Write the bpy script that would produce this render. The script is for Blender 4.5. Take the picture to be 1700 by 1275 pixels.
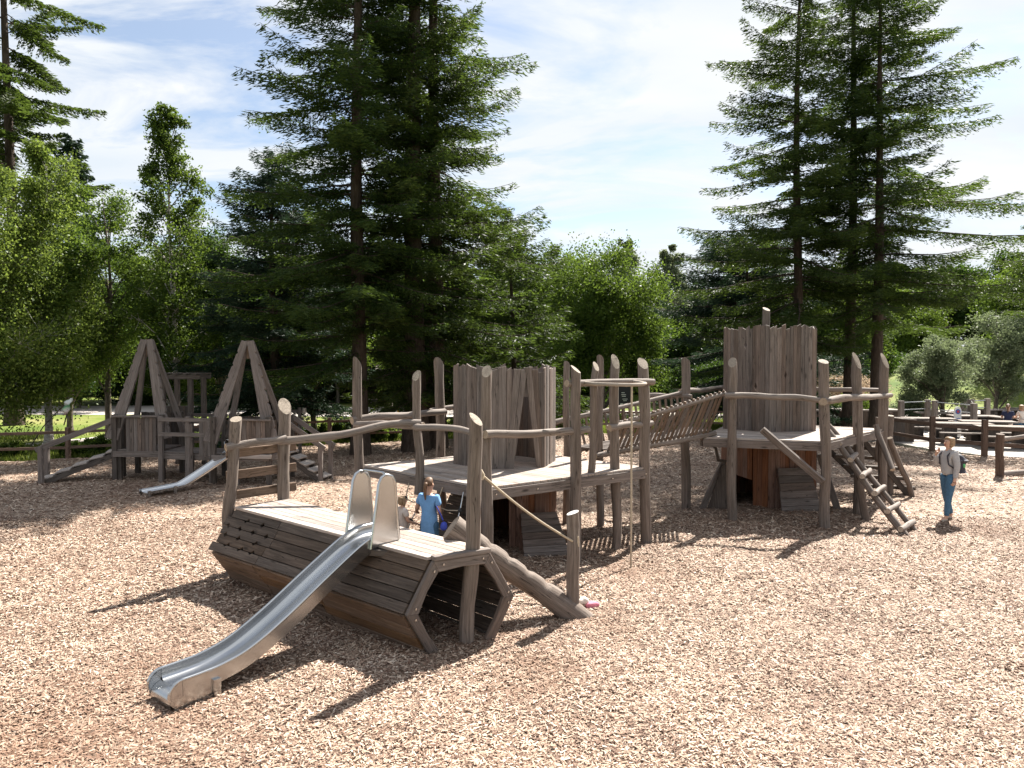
import bpy, math, random
import numpy as np
from mathutils import Vector, Matrix
R = math.radians
S = bpy.context.scene
for o in list(bpy.data.objects): bpy.data.objects.remove(o)

# ---------------------------------------------------------------- camera
FPX = 1250.0; CH = 3.2; PITCH = math.atan(37.5/1250)
cam = bpy.data.objects.new('camera', bpy.data.cameras.new('camera')); S.collection.objects.link(cam)
cam.location = (0, 0, CH); cam.rotation_euler = (math.pi/2-PITCH, 0, 0)
cam.data.sensor_width = 36; cam.data.lens = FPX/1700*36; cam.data.clip_end = 3000
S.camera = cam
# ---------------------------------------------------------------- light
SUN_EL = R(48); SUNDIR = Vector((0.57, 0.82, 0)).normalized()
sd = Vector((SUNDIR.x*math.cos(SUN_EL), SUNDIR.y*math.cos(SUN_EL), math.sin(SUN_EL)))
sun = bpy.data.objects.new('sun', bpy.data.lights.new('sun', 'SUN')); S.collection.objects.link(sun)
sun.data.energy = 5.0; sun.data.angle = R(0.5); sun.data.color = (1, .95, .87)
sun.rotation_euler = sd.to_track_quat('Z', 'Y').to_euler(); sun.location = (20, 30, 40)
W = bpy.data.worlds.new('World'); S.world = W; W.use_nodes = True
S.view_settings.view_transform = 'Standard'; S.view_settings.look = 'None'
S.view_settings.exposure = 1.80; S.view_settings.gamma = 1
try: S.cycles.max_bounces = 6; S.cycles.transparent_max_bounces = 6
except Exception: pass

def world():
    nt = W.node_tree; nt.nodes.clear(); N = nt.nodes.new; L = nt.links.new
    out = N('ShaderNodeOutputWorld'); bg = N('ShaderNodeBackground'); L(bg.outputs[0], out.inputs[0])
    sky = N('ShaderNodeTexSky'); sky.sky_type = 'NISHITA'; sky.sun_disc = False
    sky.sun_elevation = SUN_EL; sky.sun_rotation = math.atan2(SUNDIR.x, SUNDIR.y)
    sky.air_density = 1.0; sky.dust_density = 0.8; sky.ozone_density = 1.2
    sc = N('ShaderNodeVectorMath'); sc.operation = 'SCALE'; sc.inputs[3].default_value = 0.046
    L(sky.outputs[0], sc.inputs[0])
    tc = N('ShaderNodeTexCoord'); sep = N('ShaderNodeSeparateXYZ'); L(tc.outputs['Generated'], sep.inputs[0])
    zz = N('ShaderNodeMath'); zz.operation = 'ADD'; zz.inputs[1].default_value = 0.16; L(sep.outputs[2], zz.inputs[0])
    zm = N('ShaderNodeMath'); zm.operation = 'MAXIMUM'; zm.inputs[1].default_value = 0.05; L(zz.outputs[0], zm.inputs[0])
    dx = N('ShaderNodeMath'); dx.operation = 'DIVIDE'; L(sep.outputs[0], dx.inputs[0]); L(zm.outputs[0], dx.inputs[1])
    dy = N('ShaderNodeMath'); dy.operation = 'DIVIDE'; L(sep.outputs[1], dy.inputs[0]); L(zm.outputs[0], dy.inputs[1])
    cb = N('ShaderNodeCombineXYZ'); L(dx.outputs[0], cb.inputs[0]); L(dy.outputs[0], cb.inputs[1])
    mp = N('ShaderNodeMapping'); mp.inputs['Rotation'].default_value = (0, 0, R(18)); mp.inputs['Scale'].default_value = (0.55, 1.1, 1)
    mp.inputs['Location'].default_value = (3.3, 1.7, 0)
    L(cb.outputs[0], mp.inputs[0])
    n1 = N('ShaderNodeTexNoise'); n1.inputs['Scale'].default_value = 1.9; n1.inputs['Detail'].default_value = 9; n1.inputs['Roughness'].default_value = .58; n1.inputs['Distortion'].default_value = 1.1
    L(mp.outputs[0], n1.inputs[0])
    r1 = N('ShaderNodeMapRange'); r1.inputs[1].default_value = .38; r1.inputs[2].default_value = .55; L(n1.outputs[0], r1.inputs[0])
    # cloud brightness variation
    n2 = N('ShaderNodeTexNoise'); n2.inputs['Scale'].default_value = 2.2; n2.inputs['Detail'].default_value = 6; L(mp.outputs[0], n2.inputs[0])
    cr = N('ShaderNodeValToRGB'); L(n2.outputs[0], cr.inputs[0])
    cr.color_ramp.elements[0].position = .3; cr.color_ramp.elements[0].color = (.24, .262, .285, 1)
    cr.color_ramp.elements[1].position = .62; cr.color_ramp.elements[1].color = (.288, .294, .300, 1)
    fx = N('ShaderNodeMath'); fx.operation = 'MULTIPLY_ADD'; fx.inputs[1].default_value = .80; fx.inputs[2].default_value = .20; L(r1.outputs[0], fx.inputs[0])
    mix = N('ShaderNodeMix'); mix.data_type = 'RGBA'; L(fx.outputs[0], mix.inputs[0]); L(sc.outputs[0], mix.inputs[6]); L(cr.outputs[0], mix.inputs[7])
    L(mix.outputs[2], bg.inputs[0]); bg.inputs[1].default_value = 1.0
world()

# ---------------------------------------------------------------- helpers
rnd = random.Random(7)
def ray(px, py):
    x = (px-850)/FPX; z = -(py-637.5)/FPX
    c, s = math.cos(PITCH), math.sin(PITCH)
    return Vector((x, c+z*s, -s+z*c))
def P(px, py, z=0.0):
    d = ray(px, py); t = (z-CH)/d.z; return Vector((d.x*t, d.y*t, z))
def PY(px, py, Y):
    d = ray(px, py); t = Y/d.y; return Vector((d.x*t, Y, CH+d.z*t))
def XG(px, Y): return (px-850)/FPX*Y
def gz(x, y):
    "height of the bark surface"
    w = -.06*np.exp(-((x+3.4)**2+(y-6.5)**2)/.5) - .05*np.exp(-((x-1.83)**2+(y-11.4)**2)/.5) - .04*np.exp(-((x-.1)**2+(y-7.9)**2)/.5) + .05*np.exp(-((x+1.6)**2+(y-7.6)**2)/.35) + .03*np.sin(x*3.1+np.sin(y*2.3)*1.5)*np.sin(y*2.7+np.cos(x*1.9))*np.clip((16-y)/8, 0, 1)*.6
    return .075 + w*.8 + .022*np.sin(x*.9+1.3)*np.cos(y*.7) + .014*np.sin(x*2.3+y*1.7) + .008*np.sin(x*5.1-y*3.9)

def worldloc(o):
    v = Vector((0, 0, 0))
    while o is not None: v = v+o.location; o = o.parent
    return v
def tag(o, label=None, cat=None, group=None, kind=None):
    if label: o['label'] = label
    if cat: o['category'] = cat
    if group: o['group'] = group
    if kind: o['kind'] = kind
    return o
def thing(name, loc, label, cat, group=None):
    o = bpy.data.objects.new(name, None); S.collection.objects.link(o); o.empty_display_size = .2
    o.location = loc
    return tag(o, label, cat, group)
def copy_tree(o, parent=None):
    c = o.copy(); S.collection.objects.link(c); c.parent = parent
    for ch in list(o.children): copy_tree(ch, c)
    return c

class MB:
    def __init__(s): s.v = []; s.f = []; s.g = []; s.m = []; s.sm = []
    def add(s, vs, fs, gs=None, m=0, smooth=False, ms=None):
        b = len(s.v); s.v += [tuple(v) for v in vs]; s.f += [tuple(b+i for i in f) for f in fs]
        s.g += [tuple(g) for g in (gs or vs)]
        s.m += (ms or [m]*len(fs)); s.sm += ([smooth]*len(fs) if not isinstance(smooth, list) else smooth)
    def beam(s, p0, p1, w, h, up=(0, 0, 1), m=0, jit=0.0):
        "box from p0 to p1, w across, h along up"
        p0 = Vector(p0); p1 = Vector(p1); d = (p1-p0); L = d.length; d.normalize()
        up = Vector(up); side = d.cross(up)
        if side.length < 1e-4: side = d.cross(Vector((1, 0, 0)))
        side.normalize(); u = side.cross(d).normalized()
        o = Vector((rnd.uniform(-50, 50), rnd.uniform(-50, 50), rnd.uniform(-50, 50)))
        vs = []; gs = []
        for a in (0, 1):
            for b, c in ((-1, -1), (1, -1), (1, 1), (-1, 1)):
                j = Vector((rnd.uniform(-jit, jit), rnd.uniform(-jit, jit), rnd.uniform(-jit, jit)))
                vs.append(p0+d*(L*a)+side*(w/2*b)+u*(h/2*c)+j); gs.append(o+Vector((L*a, w/2*b, h/2*c)))
        s.add(vs, [(0, 1, 2, 3), (7, 6, 5, 4), (0, 4, 5, 1), (1, 5, 6, 2), (2, 6, 7, 3), (3, 7, 4, 0)], gs, m)
    def box(s, c, sz, m=0, rz=0):
        c = Vector(c); q = Matrix.Rotation(rz, 3, 'Z'); x = q@Vector((1, 0, 0)); y = q@Vector((0, 1, 0))
        long = x if sz[0] >= sz[1] else y
        if sz[2] > max(sz[0], sz[1]): s.beam(c-Vector((0, 0, sz[2]/2)), c+Vector((0, 0, sz[2]/2)), sz[0], sz[1], up=y, m=m)
        elif sz[0] >= sz[1]: s.beam(c-x*sz[0]/2, c+x*sz[0]/2, sz[1], sz[2], m=m)
        else: s.beam(c-y*sz[1]/2, c+y*sz[1]/2, sz[0], sz[2], m=m)
    def prism(s, pts, o, xd, yd, th, m=0, along=1):
        "outline pts (2D) in plane o + x*xd + y*yd, thickness th along the normal (both ways /2)"
        o = Vector(o); xd = Vector(xd).normalized(); yd = Vector(yd).normalized(); n = xd.cross(yd).normalized()
        k = len(pts); vs = []; gs = []
        of = Vector((rnd.uniform(-50, 50), rnd.uniform(-50, 50), rnd.uniform(-50, 50)))
        for t in (-th/2, th/2):
            for p in pts:
                vs.append(o+xd*p[0]+yd*p[1]+n*t)
                gs.append(of+(Vector((p[1], p[0], t)) if along else Vector((p[0], p[1], t))))
        a = sum(pts[i][0]*pts[(i+1) % k][1]-pts[(i+1) % k][0]*pts[i][1] for i in range(k))
        top = tuple(range(k, 2*k)); bot = tuple(reversed(range(k)))
        sides = [(i, (i+1) % k, (i+1) % k+k, i+k) for i in range(k)]
        fs = [top, bot]+sides
        if a < 0: fs = [tuple(reversed(f)) for f in fs]
        s.add(vs, fs, gs, m)
    def tube(s, pts, rad, n=10, m=0, capm=None, wob=0.0, slant=None, closed=False, squash=None):
        "smooth tube through pts; slant=(ang, k) cuts the far end obliquely"
        pts = [Vector(p) for p in pts]; k = len(pts)
        if not hasattr(rad, '__len__'): rad = [rad]*k
        vs = []; gs = []; u = None; Ls = 0
        of = Vector((rnd.uniform(-50, 50), rnd.uniform(-50, 50), rnd.uniform(-50, 50)))
        ph = [rnd.uniform(0, 6.28) for _ in range(4)]
        for i, p in enumerate(pts):
            if closed: t = pts[(i+1) % k]-pts[i-1]
            else: t = pts[min(i+1, k-1)]-pts[max(i-1, 0)]
            t.normalize()
            if u is None:
                u = t.cross(Vector((0, 0, 1)) if abs(t.z) < .9 else Vector((1, 0, 0))).normalized()
            u = (u-t*u.dot(t)).normalized(); w = t.cross(u)
            if i: Ls += (pts[i]-pts[i-1]).length
            for j in range(n):
                a = 2*math.pi*j/n
                rr = rad[i]*(1+wob*(math.sin(2*a+ph[0]+Ls*1.3)*.5+math.sin(3*a+ph[1]-Ls*2.1)*.35+rnd.uniform(-.25, .25)))
                q = p+u*(math.cos(a)*rr)+w*(math.sin(a)*rr)
                if slant and i == k-1: q = q+t*(slant[1]*math.cos(a-slant[0])*rad[i])
                vs.append(q); gs.append(of+Vector((Ls, math.cos(a)*rad[i], math.sin(a)*rad[i])))
        fs = []; rows = k if closed else k-1
        for i in range(rows):
            for j in range(n):
                a = i*n+j; b = i*n+(j+1) % n; i2 = ((i+1) % k)*n
                fs.append((a, b, i2+(j+1) % n, i2+j))
        sm = [True]*len(fs); ms = [m]*len(fs)
        if not closed:
            b = len(vs); vs += [vs[i] for i in range(n)]+[vs[(k-1)*n+i] for i in range(n)]
            gs += [gs[i] for i in range(n)]+[gs[(k-1)*n+i] for i in range(n)]
            fs += [tuple(b+i for i in reversed(range(n))), tuple(b+n+i for i in range(n))]
            sm += [False, False]; ms += [capm if capm is not None else m]*2
        s.add(vs, fs, gs, m, sm, ms)
    def log(s, p0, p1, r, r1=None, bend=.02, n=10, seg=9, slant=None, wob=.10, m=0, capm=1):
        p0 = Vector(p0); p1 = Vector(p1); r1 = r1 or r; d = p1-p0; L = d.length
        a = d.cross(Vector((.3, .5, .8))).normalized(); b = d.cross(a).normalized()
        f = [rnd.uniform(0, 6.28) for _ in range(4)]; pts = []; rad = []
        for i in range(seg+1):
            t = i/seg; e = math.sin(math.pi*t)**.5 if 0 < t < 1 else 0
            pts.append(p0+d*t+a*(bend*e*(math.sin(t*5+f[0])+.5*math.sin(t*11+f[1])))+b*(bend*e*(math.sin(t*4+f[2])+.5*math.sin(t*9+f[3]))))
            rad.append((r+(r1-r)*t)*(1+rnd.uniform(-.06, .06)))
        s.tube(pts, rad, n, m, capm, wob, slant)
    def build(s, name, mats, parent=None, bevel=0):
        if not isinstance(mats, (list, tuple)): mats = [mats]
        me = bpy.data.meshes.new(name); off = worldloc(parent) if parent else None
        o = bpy.data.objects.new(name, me); S.collection.objects.link(o)
        V = np.array(s.v, dtype=np.float64)
        if parent is None:
            off = Vector(((V[:, 0].min()+V[:, 0].max())/2, (V[:, 1].min()+V[:, 1].max())/2, V[:, 2].min())); o.location = off
        V = V-np.array(off)
        me.from_pydata(V.tolist(), [], s.f)
        at = me.attributes.new('gr', 'FLOAT_VECTOR', 'POINT'); at.data.foreach_set('vector', np.array(s.g, dtype=np.float32).ravel())
        for mt in mats: me.materials.append(mt)
        mi = [min(x, len(mats)-1) for x in s.m]
        me.polygons.foreach_set('material_index', mi); me.polygons.foreach_set('use_smooth', s.sm)
        me.update()
        if parent: o.parent = parent
        if bevel:
            b = o.modifiers.new('bevel', 'BEVEL'); b.width = bevel; b.segments = 1; b.limit_method = 'ANGLE'
        return o

def fast_mesh(name, V, n, mats, parent=None, rndv=None, loc=None):
    "V: (faces, n, 3) array"
    F_ = V.shape[0]; me = bpy.data.meshes.new(name)
    me.vertices.add(F_*n); me.vertices.foreach_set('co', V.astype(np.float32).ravel())
    me.loops.add(F_*n); me.loops.foreach_set('vertex_index', np.arange(F_*n, dtype=np.int32))
    me.polygons.add(F_); me.polygons.foreach_set('loop_start', np.arange(0, F_*n, n, dtype=np.int32))
    try: me.polygons.foreach_set('loop_total', np.full(F_, n, dtype=np.int32))
    except Exception: pass
    at = me.attributes.new('rnd', 'FLOAT', 'FACE')
    at.data.foreach_set('value', (rndv if rndv is not None else np.random.rand(F_)).astype(np.float32))
    me.materials.append(mats); me.update(calc_edges=True)
    o = bpy.data.objects.new(name, me); S.collection.objects.link(o)
    if parent: o.parent = parent
    if loc is not None: o.location = loc
    return o

# ---------------------------------------------------------------- materials
def nodes(name):
    m = bpy.data.materials.new(name); m.use_nodes = True; nt = m.node_tree
    b = nt.nodes['Principled BSDF']; return m, nt, b
def ramp(nt, src, stops):
    r = nt.nodes.new('ShaderNodeValToRGB'); nt.links.new(src, r.inputs[0]); e = r.color_ramp.elements
    while len(e) < len(stops): e.new(.5)
    for i, (p, c) in enumerate(stops): e[i].position = p; e[i].color = (*c, 1)
    return r.outputs[0]
def noise(nt, src, scale, detail=4, rough=.55, sc=None, dist=0):
    if sc:
        mp = nt.nodes.new('ShaderNodeMapping'); mp.inputs['Scale'].default_value = sc; nt.links.new(src, mp.inputs[0]); src = mp.outputs[0]
    n = nt.nodes.new('ShaderNodeTexNoise'); n.inputs['Scale'].default_value = scale; n.inputs['Detail'].default_value = detail
    n.inputs['Roughness'].default_value = rough; n.inputs['Distortion'].default_value = dist
    nt.links.new(src, n.inputs[0]); return n.outputs[0]
def mixc(nt, fac, a, b, mode='MIX'):
    m = nt.nodes.new('ShaderNodeMix'); m.data_type = 'RGBA'; m.blend_type = mode
    for i, x in ((0, fac), (6, a), (7, b)):
        if isinstance(x, (int, float)): m.inputs[i].default_value = x
        elif isinstance(x, tuple): m.inputs[i].default_value = (*x, 1)
        else: nt.links.new(x, m.inputs[i])
    return m.outputs[2]
def mth(nt, op, a, b=None, c=None):
    m = nt.nodes.new('ShaderNodeMath'); m.operation = op
    for i, x in enumerate((a, b, c)):
        if x is None: continue
        if isinstance(x, (int, float)): m.inputs[i].default_value = x
        else: nt.links.new(x, m.inputs[i])
    return m.outputs[0]
def bump(nt, b, h, st=.3, d=.01):
    n = nt.nodes.new('ShaderNodeBump'); n.inputs['Strength'].default_value = st; n.inputs['Distance'].default_value = d
    nt.links.new(h, n.inputs['Height']); nt.links.new(n.outputs[0], b.inputs['Normal'])
def attr(nt, nm, out='Vector'):
    a = nt.nodes.new('ShaderNodeAttribute'); a.attribute_name = nm; return a.outputs[out]

def wood(name, lo, mid, hi, stain=.5, staincol=(.05, .045, .04), rough=.8, k=.66, var=(.70, 1.22)):
    lo, mid, hi, staincol = [(q[0]*k*1.02, q[1]*k*.985, q[2]*k*.975) for q in (lo, mid, hi, staincol)]
    m, nt, b = nodes(name); g = attr(nt, 'gr')
    streak = noise(nt, g, 1, 6, .65, (1.6, 38, 38), .6)
    fine = noise(nt, g, 1, 3, .6, (5, 160, 160))
    c = ramp(nt, streak, [(.28, lo), (.5, mid), (.72, hi)])
    # per piece variation
    geo = nt.nodes.new('ShaderNodeNewGeometry')
    v = nt.nodes.new('ShaderNodeMapRange'); nt.links.new(geo.outputs['Random Per Island'], v.inputs[0]); v.inputs[3].default_value = var[0]; v.inputs[4].default_value = var[1]
    hs = nt.nodes.new('ShaderNodeHueSaturation'); nt.links.new(v.outputs[0], hs.inputs['Value']); nt.links.new(c, hs.inputs['Color'])
    sv = nt.nodes.new('ShaderNodeMapRange'); nt.links.new(mth(nt, 'FRACT', mth(nt, 'MULTIPLY', geo.outputs['Random Per Island'], 17.3)), sv.inputs[0]); sv.inputs[3].default_value = .75; sv.inputs[4].default_value = 1.25
    nt.links.new(sv.outputs[0], hs.inputs['Saturation'])
    c = hs.outputs[0]
    pt = noise(nt, g, 1, 5, .6, (1.2, 5, 5))
    c = mixc(nt, mth(nt, 'MULTIPLY', ramp(nt, pt, [(.50, (0, 0, 0)), (.72, (1, 1, 1))]), stain), c, staincol)
    # knots
    vo = nt.nodes.new('ShaderNodeTexVoronoi'); mp = nt.nodes.new('ShaderNodeMapping'); mp.inputs['Scale'].default_value = (1.7, 6, 6)
    nt.links.new(g, mp.inputs[0]); nt.links.new(mp.outputs[0], vo.inputs[0]); vo.inputs['Scale'].default_value = 1
    c = mixc(nt, ramp(nt, vo.outputs['Distance'], [(.06, (.85, .85, .85)), (.15, (0, 0, 0))]), c, tuple(x*.35 for x in lo))
    c = mixc(nt, mth(nt, 'MULTIPLY', ramp(nt, fine, [(.30, (1, 1, 1)), (.42, (0, 0, 0))]), .6), c, tuple(x*.4 for x in lo))
    ck = noise(nt, g, 1, 2, .5, (.9, 17, 17), .3)
    ckm = ramp(nt, ck, [(.488, (0, 0, 0)), (.497, (1, 1, 1)), (.503, (1, 1, 1)), (.512, (0, 0, 0))])
    gate = ramp(nt, noise(nt, g, 1, 2, .5, (1.1, 4, 4)), [(.45, (0, 0, 0)), (.56, (1, 1, 1))])
    cm = mth(nt, 'MULTIPLY', ckm, gate)
    c = mixc(nt, mth(nt, 'MULTIPLY', cm, .8), c, tuple(x*.22 for x in lo))
    nt.links.new(c, b.inputs['Base Color']); b.inputs['Roughness'].default_value = rough; b.inputs['Specular IOR Level'].default_value = .25
    hh = mth(nt, 'SUBTRACT', mth(nt, 'ADD', mth(nt, 'MULTIPLY', streak, .8), mth(nt, 'MULTIPLY', fine, .5)), mth(nt, 'MULTIPLY', cm, .6))
    bump(nt, b, hh, .5, .006)
    return m
M = {}
M['deck'] = wood('weathered_decking', (.22, .185, .16), (.34, .295, .26), (.46, .41, .365), .22, (.15, .125, .105), k=.92)
M['grey'] = wood('silvered_boards', (.125, .10, .085), (.215, .175, .152), (.32, .268, .235), .35)
M['brown_grey'] = wood('brown_grey_boards', (.066, .050, .038), (.122, .094, .074), (.21, .168, .135), .45, (.04, .031, .023))  # darker and browner than the silvered boards
M['dark'] = wood('dark_and_shaded_boards', (.06, .047, .038), (.115, .092, .075), (.18, .148, .125), .5)  # dark timber; far tunnel boards use it as painted interior shade
M['warm'] = wood('sheltered_orange_boards', (.10, .052, .034), (.19, .100, .066), (.28, .155, .105), .3, (.07, .035, .02), k=1.0, var=(.85, 1.12))
M['under'] = wood('brown_lower_boards', (.13, .078, .046), (.235, .150, .094), (.34, .232, .155), .4, (.06, .042, .03), var=(.85, 1.15))
M['log'] = wood('peeled_log', (.13, .095, .072), (.235, .182, .145), (.35, .285, .235), .35, (.085, .062, .048))
M['rail'] = wood('pale_peeled_rail', (.17, .13, .105), (.30, .245, .205), (.44, .37, .32), .3, (.10, .08, .065))
M['brown'] = wood('brown_fence_timber', (.09, .05, .03), (.16, .095, .06), (.24, .155, .105), .3, (.05, .032, .022))
M['bench'] = wood('silver_table_boards', (.16, .13, .11), (.27, .225, .19), (.36, .31, .27), .3)
def flat(name, col, rough=.6, metal=0, var=.12, sc=30, st=.1, spec=.4):
    m, nt, b = nodes(name); tc = nt.nodes.new('ShaderNodeTexCoord')
    n = noise(nt, tc.outputs['Object'], sc, 4)
    nt.links.new(ramp(nt, n, [(.3, tuple(x*(1-var) for x in col)), (.7, tuple(min(1, x*(1+var)) for x in col))]), b.inputs['Base Color'])
    b.inputs['Roughness'].default_value = rough; b.inputs['Metallic'].default_value = metal; b.inputs['Specular IOR Level'].default_value = spec
    bump(nt, b, n, st, .005); return m
M['cut'] = wood('sawn_end_grain', (.32, .26, .2), (.45, .38, .3), (.56, .49, .40), .15, (.2, .15, .1))
M['cutgrey'] = wood('weathered_end_grain', (.14, .11, .09), (.24, .2, .165), (.34, .29, .25), .3)
def steel():
    m, nt, b = nodes('brushed_steel'); g = attr(nt, 'gr')
    n = noise(nt, g, 1, 4, .6, (1.2, 60, 60)); n2 = noise(nt, g, 1.5, 1, .5)
    nt.links.new(ramp(nt, n2, [(.3, (.45, .455, .46)), (.7, (.50, .505, .51))]), b.inputs['Base Color'])
    b.inputs['Metallic'].default_value = 1
    rr = nt.nodes.new('ShaderNodeMapRange'); nt.links.new(n2, rr.inputs[0]); rr.inputs[3].default_value = .20; rr.inputs[4].default_value = .25
    nt.links.new(rr.outputs[0], b.inputs['Roughness']); bump(nt, b, n, .02, .001); return m
M['steel'] = steel()
M['glare_steel'] = flat('glare_bright_steel', (.80, .80, .80), .5, metal=1, var=.05, sc=3, st=.01)  # glare on the small slide's bed, put into a paler base colour
M['rope'] = flat('pale_rope', (.40, .33, .245), .9, sc=120, st=.6, var=.3)
M['black'] = flat('black_plastic', (.02, .02, .022), .5)
M['white'] = flat('white_board', (.7, .7, .68), .6)

def wear(nt, g, c):
    "trodden red-brown mulch where feet land"
    nz = noise(nt, g, 1.1, 6, .7); acc = None
    for (x, y, r_) in ((-3.9, 6.2, 1.5), (1.8, 11.3, .9), (.1, 7.7, .8), (1.1, 8.9, .6), (8.8, 14.0, .8), (-1.3, 10.6, 1.0), (-8.8, 16.8, 1.2)):
        d = nt.nodes.new('ShaderNodeVectorMath'); d.operation = 'DISTANCE'; nt.links.new(g, d.inputs[0]); d.inputs[1].default_value = (x, y, .03)
        v = mth(nt, 'SUBTRACT', 1.25, mth(nt, 'DIVIDE', d.outputs['Value'], r_)); acc = v if acc is None else mth(nt, 'MAXIMUM', acc, v)
    f = mth(nt, 'ADD', mth(nt, 'MULTIPLY', acc, .6), mth(nt, 'MULTIPLY', mth(nt, 'SUBTRACT', nz, .5), 2.2))
    cl = nt.nodes.new('ShaderNodeClamp'); nt.links.new(f, cl.inputs[0])
    return mixc(nt, mth(nt, 'MULTIPLY', cl.outputs[0], .72), c, (.18, .102, .064))
def chips_surface():
    m, nt, b = nodes('bark_chip_bed'); tc = nt.nodes.new('ShaderNodeTexCoord'); g = tc.outputs['Object']
    mp = nt.nodes.new('ShaderNodeMapping'); mp.inputs['Scale'].default_value = (1, 1.7, 1)
    wn = nt.nodes.new('ShaderNodeTexNoise'); wn.inputs['Scale'].default_value = 9; nt.links.new(g, wn.inputs[0])
    dv = nt.nodes.new('ShaderNodeMix'); dv.data_type = 'VECTOR'; dv.inputs[0].default_value = .09; nt.links.new(g, dv.inputs[4]); nt.links.new(wn.outputs['Color'], dv.inputs[5])
    nt.links.new(dv.outputs[1], mp.inputs[0])
    v = nt.nodes.new('ShaderNodeTexVoronoi'); v.inputs['Scale'].default_value = 30; nt.links.new(mp.outputs[0], v.inputs[0])
    sep = nt.nodes.new('ShaderNodeSeparateColor'); nt.links.new(v.outputs['Color'], sep.inputs[0])
    c = ramp(nt, sep.outputs[0], [(0, (.11, .068, .045)), (.35, (.20, .135, .095)), (.7, (.34, .25, .185)), (1, (.50, .40, .32))])
    big = noise(nt, g, .55, 5, .6)
    c = mixc(nt, mth(nt, 'MULTIPLY', ramp(nt, big, [(.5, (0, 0, 0)), (.72, (1, 1, 1))]), .5), c, (.17, .10, .07)); c = wear(nt, g, c)
    nt.links.new(c, b.inputs['Base Color']); b.inputs['Roughness'].default_value = .85; b.inputs['Specular IOR Level'].default_value = .2
    bump(nt, b, sep.outputs[1], .8, .02); return m
M['bark_bed'] = chips_surface()
def chip_mat():
    m, nt, b = nodes('loose_wood_chips'); r = attr(nt, 'rnd', 'Fac')
    c = ramp(nt, r, [(0, (.080, .044, .031)), (.2, (.17, .098, .068)), (.45, (.32, .222, .160)), (.75, (.47, .358, .272)), (1, (.66, .56, .455))])
    tc = nt.nodes.new('ShaderNodeTexCoord'); big = noise(nt, tc.outputs['Object'], .45, 5, .6)
    c = mixc(nt, mth(nt, 'MULTIPLY', ramp(nt, big, [(.48, (0, 0, 0)), (.68, (1, 1, 1))]), .42), c, (.17, .10, .07))
    c = wear(nt, tc.outputs['Object'], c)
    nt.links.new(c, b.inputs['Base Color']); b.inputs['Roughness'].default_value = .75; b.inputs['Specular IOR Level'].default_value = .25
    return m
M['chip'] = chip_mat()
def grass_surface():
    m, nt, b = nodes('lawn'); tc = nt.nodes.new('ShaderNodeTexCoord'); g = tc.outputs['Object']
    a = noise(nt, g, .16, 6, .65); f = noise(nt, g, 6, 5, .7)
    c = ramp(nt, a, [(.33, (.075, .13, .018)), (.5, (.15, .19, .035)), (.64, (.26, .24, .095))])
    c = mixc(nt, .55, c, ramp(nt, f, [(.3, (.3, .3, .3)), (.7, (1, 1, 1))]), 'MULTIPLY')
    nt.links.new(c, b.inputs['Base Color']); b.inputs['Roughness'].default_value = .9; b.inputs['Specular IOR Level'].default_value = .15
    bump(nt, b, f, .8, .05); return m
M['lawn'] = grass_surface()
def path_surface():
    m, nt, b = nodes('gravel_path'); tc = nt.nodes.new('ShaderNodeTexCoord'); g = tc.outputs['Object']
    a = noise(nt, g, 3, 8, .7); f = noise(nt, g, 60, 3, .7)
    c = ramp(nt, a, [(.3, (.36, .31, .27)), (.7, (.50, .45, .41))]); c = mixc(nt, .5, c, ramp(nt, f, [(.3, (.55, .55, .55)), (.7, (1, 1, 1))]), 'MULTIPLY')
    nt.links.new(c, b.inputs['Base Color']); b.inputs['Roughness'].default_value = .9; bump(nt, b, f, .4, .01); return m
M['path'] = path_surface()
def leafmat(name, lo, mid, hi, trans, tw=.35, rough=.5):
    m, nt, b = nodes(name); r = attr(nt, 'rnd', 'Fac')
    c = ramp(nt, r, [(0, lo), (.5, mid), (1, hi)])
    oi = nt.nodes.new('ShaderNodeObjectInfo')
    hs = nt.nodes.new('ShaderNodeHueSaturation'); nt.links.new(c, hs.inputs['Color'])
    mr = nt.nodes.new('ShaderNodeMapRange'); nt.links.new(oi.outputs['Random'], mr.inputs[0]); mr.inputs[3].default_value = .485; mr.inputs[4].default_value = .51
    nt.links.new(mr.outputs[0], hs.inputs['Hue'])
    nt.links.new(hs.outputs[0], b.inputs['Base Color']); b.inputs['Roughness'].default_value = rough; b.inputs['Specular IOR Level'].default_value = .1
    t = nt.nodes.new('ShaderNodeBsdfTranslucent'); nt.links.new(mixc(nt, .5, hs.outputs[0], trans), t.inputs[0])
    mx = nt.nodes.new('ShaderNodeMixShader'); mx.inputs[0].default_value = tw
    out = nt.nodes['Material Output']; nt.links.new(b.outputs[0], mx.inputs[1]); nt.links.new(t.outputs[0], mx.inputs[2]); nt.links.new(mx.outputs[0], out.inputs[0])
    return m
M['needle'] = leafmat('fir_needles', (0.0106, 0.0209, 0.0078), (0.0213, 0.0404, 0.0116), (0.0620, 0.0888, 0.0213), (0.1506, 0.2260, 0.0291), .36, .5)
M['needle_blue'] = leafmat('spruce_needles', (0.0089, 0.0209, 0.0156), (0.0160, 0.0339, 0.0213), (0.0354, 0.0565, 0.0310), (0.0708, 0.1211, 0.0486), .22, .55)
M['leaf'] = leafmat('broad_leaves', (0.0180, 0.0391, 0.0082), (0.0367, 0.0694, 0.0131), (0.0775, 0.1183, 0.0228), (0.1958, 0.2774, 0.0326), .42)
M['leaf_dark'] = leafmat('dark_leaves', (0.0106, 0.0262, 0.0065), (0.0212, 0.0449, 0.0098), (0.0425, 0.0734, 0.0163), (0.1142, 0.1958, 0.0245), .38)
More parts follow.
